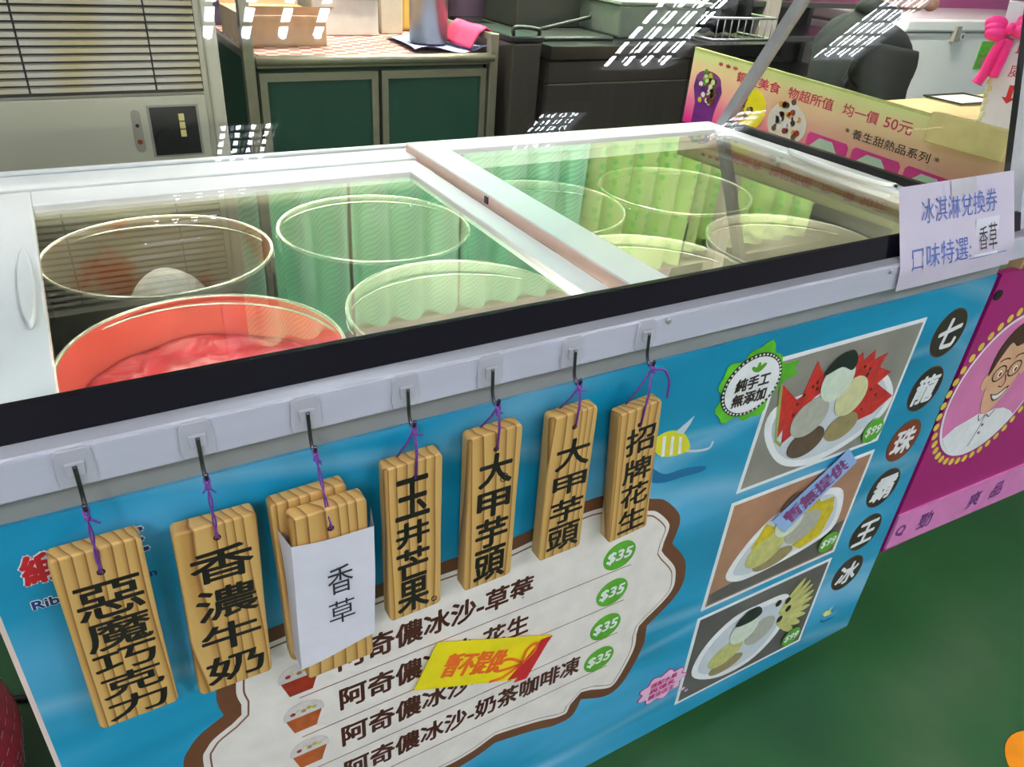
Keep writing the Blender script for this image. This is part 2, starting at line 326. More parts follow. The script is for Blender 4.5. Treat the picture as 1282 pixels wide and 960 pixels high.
# ---- writing: outline glyphs turned into mesh
_cache = {}
def glyphs(body, res=3):
    if body in _cache: return _cache[body]
    c = bpy.data.curves.new('lettering', 'FONT'); c.body = body; c.resolution_u = res; c.size = 1
    o = bpy.data.objects.new('lettering', c); COL.objects.link(o)
    dg = bpy.context.evaluated_depsgraph_get(); dg.update()
    me = bpy.data.meshes.new_from_object(o.evaluated_get(dg))
    vs = [(v.co.x, v.co.y) for v in me.vertices]; fs = [tuple(p.vertices) for p in me.polygons]
    bpy.data.objects.remove(o); bpy.data.curves.remove(c); bpy.data.meshes.remove(me)
    _cache[body] = (vs, fs); return vs, fs
def write(mb, body, rect, to3d, mt, weight=0.0, fit='both', shear=0.0):
    """glyphs fitted into rect (u0,v0,u1,v1); to3d(u,v,k) places them, k = layer number"""
    vs, fs = glyphs(body)
    if not vs: return
    x0 = min(v[0] for v in vs); x1 = max(v[0] for v in vs); y0 = min(v[1] for v in vs); y1 = max(v[1] for v in vs)
    u0, v0, u1, v1 = rect
    kx = (u1 - u0) / max(1e-6, x1 - x0); ky = (v1 - v0) / max(1e-6, y1 - y0)
    if fit == 'h': kx = ky
    if fit == 'w': ky = kx
    if fit == 'in': kx = ky = min(kx, ky)
    cu, cv, cx, cy = (u0 + u1) / 2, (v0 + v1) / 2, (x0 + x1) / 2, (y0 + y1) / 2
    offs = [(0, 0)] if weight == 0 else [(0, 0)] + [(weight * math.cos(a * PI / 3), weight * math.sin(a * PI / 3)) for a in range(6)]
    for k, (du, dv) in enumerate(offs):
        pts = []
        for (x, y) in vs:
            uu = (x - cx) * kx; vv = (y - cy) * ky
            pts.append(to3d(cu + uu + shear * vv + du, cv + vv + dv, k))
        mb.add(pts, fs, mt)
def on_front(layer, y0=0.0):
    return lambda u, v, k: (u, y0 - 0.0004 * layer - 0.00002 * k, v)
def ell(cx, cz, rx, rz, n=36, rot=0, a0=0, a1=2 * PI):
    full = abs(a1 - a0 - 2 * PI) < 1e-6
    P = []
    for i in range(n if full else n + 1):
        t = a0 + (a1 - a0) * i / n; x = rx * math.cos(t); z = rz * math.sin(t)
        P.append((cx + x * math.cos(rot) - z * math.sin(rot), cz + x * math.sin(rot) + z * math.cos(rot)))
    return P
def flat(mb, pts, layer, mt, y0=0.0):
    mb.seq = getattr(mb, 'seq', 0) + 1; e = 0.000004 * (mb.seq % 60)
    mb.prism(pts, 'y', y0 - 0.0004 * (layer - 1), y0 - 0.0004 * layer - e, mt)
def smooth_path(P, n=6, closed=False):
    out = []; N = len(P)
    for i in range(N if closed else N - 1):
        p0 = P[(i - 1) % N] if (closed or i > 0) else P[i]; p1 = P[i]; p2 = P[(i + 1) % N]; p3 = P[(i + 2) % N] if (closed or i + 2 < N) else p2
        for k in range(n):
            t = k / n
            out.append(tuple(0.5 * (2 * b + (c - a) * t + (2 * a - 5 * b + 4 * c - d) * t * t + (3 * b - a - 3 * c + d) * t ** 3) for a, b, c, d in zip(p0, p1, p2, p3)))
    if not closed: out.append(tuple(P[-1]))
    return out
def ribbon(mb, P, w, layer, mt, y0=0.0):
    """a printed stroke of width w along P in the front plane"""
    V = [Vector((p[0], p[1])) for p in P]; Lf = []; Rt = []
    for i in range(len(V)):
        t = (V[min(i + 1, len(V) - 1)] - V[max(i - 1, 0)]).normalized(); n = Vector((-t.y, t.x)) * w / 2
        Lf.append(V[i] + n); Rt.append(V[i] - n)
    y = y0 - 0.0004 * layer; vs = [(p.x, y, p.y) for p in Lf] + [(p.x, y, p.y) for p in Rt]; n = len(V)
    mb.add(vs, [(i, n + i, n + i + 1, i + 1) for i in range(n - 1)], mt)

# ------------------------------------------------------------------ the hall (setting)
def struct(mb, name): return tag(mb.build(name), kind='structure')
b = MB(); b.box((-7, -7, -0.05), (12, 9, 0), 'floor'); struct(b, 'floor')
b = MB(); b.box((-7, -7, 2.86), (12, 9, 2.92), 'ceiling'); struct(b, 'ceiling')
b = MB(); b.box((-7, 9, 0), (12, 9.1, 2.86), 'concrete'); struct(b, 'wall_far')
b = MB(); b.box((0.53, 2.14, 0), (2.72, 2.2, 2.06), 'wall'); struct(b, 'wall_back')
b = MB(); b.box((2.72, 2.74, 0), (7.0, 2.8, 0.9), 'concrete'); b.box((2.72, 2.74, 0.9), (7.0, 2.8, 2.06), 'pinkwall'); b.box((2.72, 2.2, 0), (2.78, 2.74, 2.06), 'wall'); struct(b, 'wall_right')

# ceiling lamps: louvred troffers
def lamp(x, y, sx, sy, label, nx=4, ny=6):
    t = thing('ceiling_lamp', label, 'lamp', (x, y, 2.86), 0, 'louvred ceiling lamps')
    f = MB(); w = 0.02
    for a, c in (((-sx / 2 - w, -sy / 2 - w, -0.06), (sx / 2 + w, -sy / 2, 0)), ((-sx / 2 - w, sy / 2, -0.06), (sx / 2 + w, sy / 2 + w, 0)),
                 ((-sx / 2 - w, -sy / 2, -0.06), (-sx / 2, sy / 2, 0)), ((sx / 2, -sy / 2, -0.06), (sx / 2 + w, sy / 2, 0))): f.box(a, c, 'white')
    f.build('frame', t)
    lv = MB()
    for i in range(nx):
        xx = -sx / 2 + sx * (i + 0.5) / nx
        q = 0.32 * sx / nx
        for d in (-q, q): lv.box((xx + d - 0.004, -sy / 2, -0.05), (xx + d + 0.004, sy / 2, -0.042), 'white')
    for j in range(1, ny):
        yy = -sy / 2 + sy * j / ny; lv.box((-sx / 2, yy - 0.009, -0.0515), (sx / 2, yy + 0.009, -0.0435), 'white')
    lv.build('louvre', t)
    rf = MB(); rf.box((-sx / 2, -sy / 2, -0.01), (sx / 2, sy / 2, -0.004), 'reflector'); rf.build('reflector', t)
    for i in range(nx):
        xx = -sx / 2 + sx * (i + 0.5) / nx; tb = MB(); tb.tube([(xx, -sy / 2 + 0.01, -0.024), (xx, sy / 2 - 0.01, -0.024)], min(0.019, 0.2 * sx / nx), 'tube', 8); tb.build('fluorescent_tube', t)
LAMPS = [(1.0, -2.02, .62, .72, 'louvred ceiling lamp in the nearer row, mirrored left of centre in the hood glass'),
         (3.2, -2.25, .55, .8, 'louvred ceiling lamp in the nearer row, mirrored above the dark counter'),
         (4.9, -2.2, .5, .8, 'louvred ceiling lamp in the nearer row, mirrored over the black jacket'),
         (1.0, -3.3, .3, .5, 'louvred ceiling lamp in the further row, mirrored at the foot of the beige air conditioner'),
         (2.97, -3.37, .36, .5, 'louvred ceiling lamp in the further row, mirrored on the back rim above the right lid'),
         (4.8, -3.5, .36, .5, 'louvred ceiling lamp in the further row, mirrored at the foot of the sloping steel post'),
         (0.87, -3.86, .5, .12, 'small ceiling lamp, its mirror image topmost of the five over the left lid'),
         (0.74, -4.2, .46, .12, 'small ceiling lamp, its mirror image second of the five over the left lid'),
         (0.67, -4.5, .44, .1, 'small ceiling lamp, its mirror image third of the five over the left lid'),
         (0.62, -4.73, .42, .08, 'small ceiling lamp, its mirror image fourth of the five over the left lid'),
         (0.6, -4.96, .4, .07, 'small ceiling lamp, its mirror image lowest of the five over the left lid'),
         (2.25, -4.35, .6, .1, 'small ceiling lamp, its mirror image right of centre over the left lid'),
         (2.0, -4.6, .5, .08, 'small ceiling lamp, its mirror image in the middle of the left lid')]
LAMPS += [(-1.25, -2.5, .62, 1.2, 'long louvred fill lamp added behind the viewer on the left, nearer of two'), (-1.25, -4.2, .62, 1.2, 'long louvred fill lamp added behind the viewer on the left, further of two'),  # out-of-view lamps added to brighten the freezer front
          (9.8, -1.6, .62, 1.2, 'long louvred fill lamp added out of view far to the right')]
for a in LAMPS: lamp(*a[:4], a[4], 4, 6 if a[3] > .3 else 2)
lamp(0.9, 0.95, .62, .5, 'louvred ceiling lamp directly over the chest freezer')
lamp(-1.0, 0.2, .62, .5, 'louvred ceiling lamp over the left end of the chest freezer')
bt = thing('curtain_fill_lamp', 'unseen batten lamp added above the green curtains to brighten them', 'lamp', (2.1, 1.66, 2.3))  # unseen lamp, added to brighten the curtains mirrored in the lids
b = MB(); b.box((-1.6, -0.06, 0.03), (1.6, 0.06, 0.06), 'white'); b.build('housing', bt)
b = MB(); b.box((-1.6, -0.075, -0.1), (1.6, -0.068, 0.06), 'white'); b.build('shade', bt)  # plate keeps the added light off the lids
for x in (-1.4, 0, 1.4):
    b = MB(); b.tube([(x, 0, 0.06), (x, 0, 0.56)], 0.005, 'white', 8); b.build('hanger', bt)
for k, x in enumerate((-0.8, 0.8)):
    b = MB(); b.tube([(x - 0.75, 0.0, 0.0), (x + 0.75, 0.0, 0.0)], 0.026, 'filltube', 12); b.build('fluorescent_tube', bt)

# ------------------------------------------------------------------ chest freezer
fz = thing('chest_freezer', 'long white chest freezer with glass sliding lids and a glass hood', 'freezer', (0, 0, 0))
b = MB()
b.box((0, 0.004, 0.05), (1.33, 0.045, 0.858), 'gray'); b.box((0, 0.70, 0.05), (1.33, 0.712, 0.858), 'gray')
b.box((0, 0.045, 0.05), (0.03, 0.70, 0.858), 'white'); b.box((1.30, 0.045, 0.05), (1.33, 0.70, 0.858), 'gray'); b.box((0.03, 0.045, 0.05), (1.30, 0.70, 0.09), 'gray')
b.build('body', fz)
b = MB(); b.box((0.05, 0.05, 0.0), (1.28, 0.69, 0.05), 'black'); b.build('plinth', fz)
b = MB()
b.box((0.03, 0.045, 0.5), (0.05, 0.70, 0.862), 'inner'); b.box((1.285, 0.045, 0.5), (1.30, 0.70, 0.862), 'inner'); b.box((0.05, 0.045, 0.5), (1.285, 0.06, 0.862), 'inner'); b.box((0.05, 0.685, 0.5), (1.285, 0.70, 0.862), 'inner')
b.box((0.05, 0.06, 0.5), (1.285, 0.685, 0.51), 'inner'); b.build('liner', fz)
# steel lip along the front with its chrome edge
b = MB(); b.prism([(0.004, 0.858), (-0.012, 0.858), (-0.013, 0.8945), (0.004, 0.8945)], 'x', -0.03, 1.362, 'steel'); b.build('front_lip', fz, bevel=0.002)
b = MB(); b.prism([(0.004, 0.8945), (-0.0132, 0.8945), (-0.012, 0.8965), (-0.001, 0.9), (0.004, 0.9)], 'x', -0.03, 1.362, 'trim'); b.build('metal_edge', fz)
for sxp in (0.646, 1.02):
    b = MB(); b.lathe([(0, 0.0), (0.0035, 0.0), (0.0035, 0.0008), (0.0018, 0.0016), (0, 0.0012)], (0, 0, 0), 'chrome', 14)
    b.v = [(x + sxp, -0.0132 - z, 0.888 + y) for x, y, z in b.v]; b.build('screw', fz)
# top rim
b = MB()
b.box((-0.03, 0.64, 0.862), (1.375, 0.718, 0.891), 'rim'); b.box((-0.03, 0.704, 0.891), (1.375, 0.718, 0.896), 'rim')
b.box((-0.03, 0.004, 0.862), (0.03, 0.64, 0.893), 'rim'); b.box((1.346, 0.004, 0.862), (1.375, 0.64, 0.9), 'rim')
b.box((0.03, 0.004, 0.862), (1.346, 0.05, 0.884), 'rim'); b.build('top_rim', fz, bevel=0.003)
# left lid (lower track)
lid = MB()
lid.box((0.0, 0.05, 0.873), (0.075, 0.636, 0.889), 'white'); lid.box((0.602, 0.05, 0.873), (0.637, 0.636, 0.889), 'white')
lid.box((0.075, 0.575, 0.873), (0.602, 0.636, 0.889), 'white'); lid.box((0.075, 0.05, 0.873), (0.602, 0.07, 0.889), 'white')
lidl = lid.build('sliding_lid', fz, bevel=0.002); lidl['label'] = 'left sliding lid in white frame'
g = MB(); g.box((0.075, 0.07, 0.879), (0.602, 0.575, 0.884), 'lidglass'); g.build('glass_pane', lidl)
h = MB(); h.prism(ell(0.0615, 0.303, 0.0075, 0.098, 32), 'z', 0.889, 0.898, 'white'); h.build('handle', lidl, bevel=0.003)
# right lid (upper track)
lid = MB()
lid.box((0.643, 0.045, 0.884), (0.699, 0.69, 0.904), 'white'); lid.box((1.308, 0.045, 0.884), (1.345, 0.69, 0.904), 'white')
lid.box((0.699, 0.627, 0.884), (1.308, 0.69, 0.904), 'white'); lid.box((0.699, 0.045, 0.884), (1.308, 0.052, 0.904), 'white')
lidr = lid.build('sliding_lid', fz, bevel=0.002); lidr['label'] = 'right sliding lid in white frame'
g = MB(); g.box((0.699, 0.052, 0.894), (1.308, 0.627, 0.899), 'lidglass'); g.build('glass_pane', lidr)
h = MB(); h.prism([(1.318, 0.20)] + ell(1.318, 0.325, 0.026, 0.115, 24, 0, PI / 2, 1.5 * PI)[::-1] + [(1.318, 0.44)], 'z', 0.904, 0.912, 'white'); h.build('handle', lidr, bevel=0.004)
q = MB(); q.box((0.6412, 0.06, 0.886), (0.643, 0.685, 0.902), 'd_beam'); q.build('side_strip', lidr)  # thin pinkish-beige strip on the beam's side face
c = MB(); c.box((0.6395, 0.385, 0.891), (0.6431, 0.395, 0.901), 'black'); c.build('catch', lidr)
# glass hood
LEAN = math.tan(math.radians(21))
hood = MB()
def gy(z): return 0.0 + LEAN * (z - 0.9)
hood.prism([(gy(0.925), 0.925), (gy(1.34), 1.34), (gy(1.34) + 0.005, 1.34), (gy(0.925) + 0.005, 0.925)], 'x', -0.02, 1.332, 'hood')
hoodo = hood.build('hood_front_pane', fz)
bb = MB(); bb.prism([(gy(0.9) - 0.0004, 0.9), (gy(0.925) - 0.0004, 0.925), (gy(0.925) + 0.006, 0.925), (gy(0.9) + 0.006, 0.9)], 'x', -0.022, 1.335, 'blackband'); bb.build('black_strip', hoodo)
zt = 1.34
for sx, nm in ((1.352, 'right'), (-0.022, 'left')):
    s = MB(); x0, x1 = sx, sx + 0.005
    s.prism([(0.04, 0.903), (0.655, 0.903), (0.42, zt), (0.163, zt)], 'x', x0, x1, 'hood'); so = s.build('hood_side_pane', fz); so['label'] = nm + ' side glass of the hood'
    e = MB(); e.prism([(0.04, 0.899), (0.66, 0.899), (0.655, 0.916), (0.045, 0.916)], 'x', x0 - 0.004, x1 + 0.004, 'black'); e.prism([(0.031, 0.9), (0.043, 0.9), (0.166, zt), (0.154, zt)], 'x', x0 - 0.003, x1 + 0.003, 'black'); e.build('gasket', so)
    p = MB(); p.prism([(0.648, 0.897), (0.672, 0.897), (0.437, zt), (0.413, zt)], 'x', x0 - 0.006, x1 + 0.006, 'trim'); p.build('rear_post', so)
    q = MB(); q.prism([(0.008, 0.897), (0.031, 0.897), (0.154, zt), (0.131, zt)], 'x', x0 - 0.006, x1 + 0.008, 'steel'); q.build('front_post', so)
tp = MB(); tp.box((-0.02, 0.16, 1.338), (1.36, 0.43, 1.344), 'hood'); tpo = tp.build('hood_top_pane', fz)
r = MB(); r.box((-0.03, 0.42, 1.332), (1.37, 0.44, 1.35), 'steel'); r.box((-0.03, 0.15, 1.332), (1.37, 0.17, 1.35), 'steel'); r.build('top_rail', tpo)

for x0, x1 in ((0.06, 0.66), (0.68, 1.28)):  # hidden glowing strips added to brighten the tubs
    b = MB(); b.box((x0, 0.061, 0.83), (x1, 0.069, 0.845), 'infill'); b.build('fill_strip', fz)
    if x0 > 0.5: continue
    b = MB(); b.box((x0, 0.677, 0.846), (x1, 0.684, 0.858), 'infill2'); b.build('fill_strip', fz)
# tubs with ice cream
TX = [0.212, 0.523, 0.828, 1.131]; TY = [0.222, 0.53]
def tub(x, y, label, film=None):
    t = thing('ice_cream_tub', label, 'tub', (x, y, 0.511), 0, 'steel tubs inside the freezer')
    b = MB(); inn = film or 'tub'
    b.lathe([(0.0, 0.0), (0.126, 0.0), (0.134, 0.01), (0.145, 0.305), (0.1485, 0.309), (0.1475, 0.3135), (0.1435, 0.3125)], (0, 0, 0), 'tub', 56)
    b.lathe([(0.1435, 0.3125), (0.1425, 0.305), (0.131, 0.012), (0.123, 0.004), (0.0, 0.004)], (0, 0, 0), inn, 56); b.build('tub_body', t)
    rr = MB(); rr.tube([(0.1465 * math.cos(2 * PI * k / 56), 0.1465 * math.sin(2 * PI * k / 56), 0.3125) for k in range(56)], 0.0022, 'wire', 8, True); rr.build('rolled_rim', t)
    w = MB(); tilt = random.uniform(-0.02, 0.05); ang = random.uniform(-0.5, 0.5)
    P = []
    for k in range(25):
        a = PI * k / 24; px, py = 0.1485 * math.cos(a), 0.128 * math.sin(a)
        P.append((px * math.cos(ang) - py * math.sin(ang), px * math.sin(ang) + py * math.cos(ang), 0.303 + tilt * math.sin(a) * 0.28))
    w.tube(P, 0.0016, 'wire', 6); w.build('wire_bail', t)
    for sg in (-1, 1):
        e = MB(); e.box((sg * 0.1465 - 0.002, -0.012, 0.285), (sg * 0.1465 + 0.002, 0.012, 0.311), 'tub')
        e.v = [(px * math.cos(ang) - py * math.sin(ang), px * math.sin(ang) + py * math.cos(ang), pz) for px, py, pz in e.v]; e.build('bail_ear', t)
    return t
def ice(x, y, top, mtn, label, rough=0.012, dome=0.0, rad=None, seed=0, tilt=0.0):
    rnd = random.Random(seed); b = MB(); n = 48; rings = 14; zb = 0.517
    R = rad or (0.128 + (top - zb) * 0.037)
    ph = [rnd.uniform(0, 6.28) for _ in range(6)]
    def hgt(px, py):
        q = (math.sin(px * 42 + ph[0]) * math.cos(py * 36 + ph[1]) + 0.6 * math.sin((px + py) * 74 + ph[2]) + 0.4 * math.sin((px - 1.3 * py) * 110 + ph[3]))
        return rough * q + tilt * py
    vs = [(0, 0, top - zb + dome + hgt(0, 0))]; fs = []
    for i in range(1, rings + 1):
        rr = R * i / rings; fall = 1 - (i / rings) ** 2.2
        for k in range(n):
            a = 2 * PI * k / n; px, py = rr * math.cos(a), rr * math.sin(a)
            z = (top - zb) + dome * fall + hgt(px, py) * (1 - 0.6 * (i / rings) ** 4)
            if rad: z = (top - zb) * fall ** 0.4 + dome * fall + hgt(px, py) * fall
            vs.append((px, py, max(0.003, z)))
    for k in range(n): fs.append((0, 1 + k, 1 + (k + 1) % n))
    for i in range(rings - 1):
        for k in range(n): fs.append((1 + i * n + k, 1 + (i + 1) * n + k, 1 + (i + 1) * n + (k + 1) % n, 1 + i * n + (k + 1) % n))
    o0 = len(vs)
    for k in range(n):
        a = 2 * PI * k / n; q = (rad or 0.12); vs.append((q * math.cos(a), q * math.sin(a), 0.0))
    for k in range(n): fs.append((1 + (rings - 1) * n + k, o0 + k, o0 + (k + 1) % n, 1 + (rings - 1) * n + (k + 1) % n))
    fs.append([o0 + k for k in range(n)][::-1])
    b.add(vs, fs, mtn, True); return tag(b.build('ice_cream', None, (x, y, zb)), label, 'ice cream')
tub(TX[0], TY[1], 'steel tub in the back left corner, smeared brown inside and almost empty', 'tubfilm')
tub(TX[0], TY[0], 'steel tub in the front left corner filled with red ice', 'ice_wall')
tub(TX[1], TY[1], 'steel tub behind the right half of the left lid, back row')
tub(TX[1], TY[0], 'steel tub under the right half of the left lid, front row')
tub(TX[2], TY[1], 'steel tub under the left half of the right lid, back row')
tub(TX[2], TY[0], 'steel tub under the left half of the right lid, front row')
tub(TX[3], TY[1], 'steel tub in the back right corner of the freezer')
tub(TX[3], TY[0], 'steel tub in the front right corner of the freezer')
ice(TX[0] + 0.004, TY[1] + 0.03, 0.765, 'ice_white', 'last pale grey mound of ice cream in the smeared back left tub', 0.002, 0.02, 0.088, 3)
ice(TX[0], TY[0], 0.772, 'ice_red', 'bright red strawberry coloured ice in the front left tub', 0.006, 0.004, None, 5, 0.04)
ice(TX[1], TY[1], 0.66, 'ice_yellow', 'yellow ice cream in the back row tub under the left lid', 0.006, 0.01, None, 8)
ice(TX[1], TY[0], 0.64, 'ice_green', 'pale greenish ice cream in the front row tub under the left lid', 0.006, 0.01, None, 9)
ice(TX[2], TY[1], 0.68, 'ice_yellow', 'yellow ice cream in the back row tub nearest the white middle beam, right lid', 0.006, 0.02, None, 10)
ice(TX[2], TY[0], 0.66, 'ice_green', 'pale ice cream in the front row tub nearest the white middle beam, right lid', 0.006, 0.01, None, 11)
ice(TX[3], TY[1], 0.65, 'ice_peach', 'peach ice cream in the back right corner tub', 0.006, 0.01, None, 12)
ice(TX[3], TY[0], 0.65, 'ice_peach', 'peach ice cream in the front right corner tub', 0.006, 0.01, None, 13)

# ------------------------------------------------------------------ printed banner on the freezer front
ban = thing('menu_banner', 'blue sea-print menu banner covering the front of the chest freezer', 'banner', (0, 0, 0))
b = MB(); b.box((0, 0.0, 0.046), (1.3265, 0.0035, 0.8295), 'sea'); sheet = b.build('printed_sheet', ban)
b = MB(); b.box((-0.004, 0.0, 0.046), (0.0, 0.0035, 0.8295), 'd_pink'); b.build('sheet_edge', ban)
# cloud shaped menu board
outer = smooth_path([(0.0964, 0.40), (0.0964, 0.4717), (0.1058, 0.4959), (0.1197, 0.5115), (0.1436, 0.5252)], 5)
outer += smooth_path([(0.1436, 0.5252), (0.1400, 0.555), (0.150, 0.600), (0.178, 0.622), (0.2188, 0.6275)], 6)
outer += smooth_path([(0.2188, 0.6275), (0.30, 0.634), (0.3867, 0.6346), (0.4824, 0.6333), (0.5809, 0.652), (0.64, 0.642), (0.6829, 0.6191), (0.7134, 0.6055), (0.7443, 0.5733), (0.7528, 0.5484), (0.7471, 0.5146)], 5)
outer += smooth_path([(0.7471, 0.5146), (0.7748, 0.48), (0.7868, 0.4539), (0.7903, 0.4155), (0.7739, 0.3853), (0.7344, 0.3533)], 5)
outer += smooth_path([(0.7344, 0.3533), (0.7369, 0.3119), (0.7226, 0.2644), (0.705, 0.2318), (0.6774, 0.2233), (0.6288, 0.2466)], 5)
outer += smooth_path([(0.6288, 0.2466), (0.6165, 0.2148), (0.585, 0.2120), (0.5457, 0.2259), (0.4806, 0.2426)], 5)
outer += smooth_path([(0.4806, 0.2426), (0.4473, 0.2300), (0.40, 0.225), (0.30, 0.232), (0.20, 0.262), (0.13, 0.32), (0.0964, 0.40)], 5)
def inset(P, d):
    V = [Vector(p) for p in P]; n = len(V); R = []
    for i in range(n):                                              # even spacing first
        a, b2 = V[i], V[(i + 1) % n]; k = max(1, int((b2 - a).length / 0.004)); R += [a.lerp(b2, q / k) for q in range(k)]
    n = len(R); A = sum(R[i].x * R[(i + 1) % n].y - R[(i + 1) % n].x * R[i].y for i in range(n)); sg = 1 if A > 0 else -1; out = []
    for i in range(n):
        t = (R[(i + 1) % n] - R[i - 1]).normalized(); p = R[i] + Vector((-t.y, t.x)) * d * sg
        if min((p - q).length for q in R) > 0.985 * d: out.append(p)
    return [(p.x, p.y) for p in out]
def dedupe(P):
    out = []
    for p in P:
        if not out or (Vector(p) - Vector(out[-1])).length > 1e-4: out.append(p)
    return out
outer = dedupe(outer)
b = MB(); flat(b, outer, 1, 'd_brown'); flat(b, inset(outer, 0.019), 2, 'd_cream'); flat(b, inset(outer, 0.0255), 3, 'd_line'); flat(b, inset(outer, 0.0275), 4, 'd_cream')
board = b.build('menu_board', ban)
b = MB()
for z, x0, x1 in ((0.5075, 0.22, 0.675), (0.4395, 0.218, 0.6745), (0.372, 0.217, 0.675), (0.304, 0.255, 0.667)):
    ribbon(b, [(x0, z), (x1, z)], 0.0014, 5, 'd_line')
b.build('rule_lines', board)
rows = [('阿奇儂冰沙-草莓', 0.2655, 0.514, 0.5245, 0.5615), ('阿奇儂冰沙-花生', 0.2645, 0.514, 0.4575, 0.4945), ('阿奇儂冰沙-巧酥', 0.2635, 0.514, 0.3895, 0.4265), ('阿奇儂冰沙-奶茶咖啡凍', 0.2635, 0.612, 0.3215, 0.3585)]
b = MB()
for txt, x0, x1, z0, z1 in rows: write(b, txt, (x0, z0, x1, z1), on_front(5), 'brownink', 0.0011)
b.build('lettering', board)
for x, z in ((0.6503, 0.5348), (0.6494, 0.4663), (0.6493, 0.3975), (0.6484, 0.3288)):
    b = MB(); flat(b, ell(x, z, 0.0265, 0.0245), 6, 'd_green'); write(b, '$35', (x - 0.020, z - 0.0105, x + 0.020, z + 0.0105), on_front(7), 'd_white', 0.0009, shear=0.12); b.build('price_badge', board)
for x, z, body in ((0.2228, 0.5446, 'd_cup'), (0.2228, 0.4812, 'd_cuptea'), (0.2246, 0.414, 'd_cuptea')):
    b = MB()
    flat(b, [(x - 0.0205, z - 0.003), (x + 0.0205, z - 0.003), (x + 0.0125, z - 0.029), (x - 0.0125, z - 0.029)], 6, body)
    flat(b, ell(x, z + 0.001, 0.0225, 0.0175, 24, 0, 0, PI) + [(x - 0.0225, z - 0.004), (x + 0.0225, z - 0.004)], 7, 'd_dome')
    for k in range(5): flat(b, ell(x - 0.012 + 0.006 * k, z + 0.004 + 0.002 * (k % 2), 0.003, 0.0025, 10), 8, ('d_cup', 'd_lime', 'd_tan', 'd_mango', 'd_kiwi')[k])
    b.build('cup_picture', board)
# shop name top left
b = MB()
for ch, x0, x1, mt, z0, z1 in (('緞', 0.0235, 0.053, 'd_red', 0.768, 0.797), ('帶', 0.0545, 0.0835, 'd_red', 0.768, 0.797), ('王', 0.0865, 0.1125, 'd_navy', 0.771, 0.7955)):
    write(b, ch, (x0, z0, x1, z1), on_front(2), 'd_white', 0.0024); write(b, ch, (x0, z0, x1, z1), on_front(3), mt, 0.0012)
flat(b, ell(0.0465, 0.795, 0.004, 0.003, 14), 4, 'd_orange')
write(b, 'Ribbon', (0.0225, 0.7415, 0.0645, 0.7505), on_front(2), 'd_white', 0.0012); write(b, 'Ribbon', (0.0225, 0.7415, 0.0645, 0.7505), on_front(3), 'd_navy', 0.0004)
b.build('shop_name', ban)
b = MB(); write(b, 'n', (0.1095, 0.7405, 0.1145, 0.7455), on_front(3), 'd_navy', 0.0004); b.build('lettering', ban)
# three dessert photographs
def photo(P, mt, name='photo_panel'):
    b = MB(); flat(b, P, 1, 'd_white'); c = [sum(p[0] for p in P) / 4, sum(p[1] for p in P) / 4]
    flat(b, [(c[0] + (x - c[0]) * 0.955, c[1] + (z - c[1]) * 0.94) for x, z in P], 2, mt); return b
def price99(b, x, z):
    flat(b, ell(x, z, 0.0235, 0.0225), 12, 'd_green'); write(b, '$99', (x - 0.0175, z - 0.0095, x + 0.0175, z + 0.0095), on_front(13), 'd_white', 0.0007, shear=0.1)
b = photo([(0.866, 0.7865), (1.1745, 0.7865), (1.1685, 0.565), (0.8545, 0.565)], 'd_concrete')
flat(b, smooth_path([(0.878, 0.662), (0.884, 0.705), (0.96, 0.715), (1.08, 0.72), (1.125, 0.70), (1.162, 0.65), (1.135, 0.605), (1.052, 0.576), (0.985, 0.574), (0.925, 0.60)], 5, True), 3, 'd_white')
flat(b, smooth_path([(0.892, 0.662), (0.90, 0.695), (0.96, 0.70), (1.08, 0.705), (1.12, 0.69), (1.146, 0.65), (1.125, 0.613), (1.05, 0.588), (0.985, 0.587), (0.93, 0.61)], 5, True), 4, 'd_bowl')
for P in ([(0.882, 0.745), (0.934, 0.70), (0.905, 0.645)], [(0.945, 0.765), (0.985, 0.715), (0.925, 0.68), (0.935, 0.715)], [(1.02, 0.742), (1.042, 0.757), (1.05, 0.742), (1.07, 0.755), (1.076, 0.738), (1.104, 0.743), (1.096, 0.72), (1.13, 0.705), (1.105, 0.69), (1.158, 0.655), (1.12, 0.632), (1.08, 0.628), (1.05, 0.66), (1.03, 0.70)], [(0.906, 0.70), (0.955, 0.72), (0.965, 0.66), (0.92, 0.635)]):
    flat(b, P, 5, 'd_melon')
ribbon(b, [(0.8815, 0.745), (0.9045, 0.645), (0.92, 0.632)], 0.005, 6, 'd_rind')
for k in range(16):
    x, z = random.choice([(0.925, 0.70), (0.95, 0.72), (1.09, 0.70), (1.10, 0.66), (1.06, 0.72)]); flat(b, ell(x + random.uniform(-0.014, 0.014), z + random.uniform(-0.02, 0.02), 0.0022, 0.0032, 8), 6, 'd_dark')
for x, z, rx, rz, ro, mt, ly in ((0.975, 0.622, 0.038, 0.026, 0.1, 'd_mocha', 7), (1.05, 0.628, 0.036, 0.024, 0.1, 'd_olive', 7), (0.965, 0.668, 0.038, 0.032, 0.2, 'd_grayice', 8), (1.048, 0.683, 0.034, 0.034, 0.5, 'd_lime', 8), (1.002, 0.722, 0.034, 0.036, 0.3, 'd_mint', 9)):
    flat(b, ell(x, z, rx, rz, 30, ro), ly, mt)
flat(b, smooth_path([(0.968, 0.738), (0.985, 0.762), (1.015, 0.768), (1.032, 0.748), (1.026, 0.733), (1.0, 0.744)], 4, True), 10, 'd_sauce')
price99(b, 1.1368, 0.5966); b.build('photo_panel', ban)['label'] = 'photo of scoops with watermelon'
b = photo([(0.8515, 0.5484), (1.1715, 0.5465), (1.1675, 0.3215), (0.8495, 0.3265)], 'd_tan')
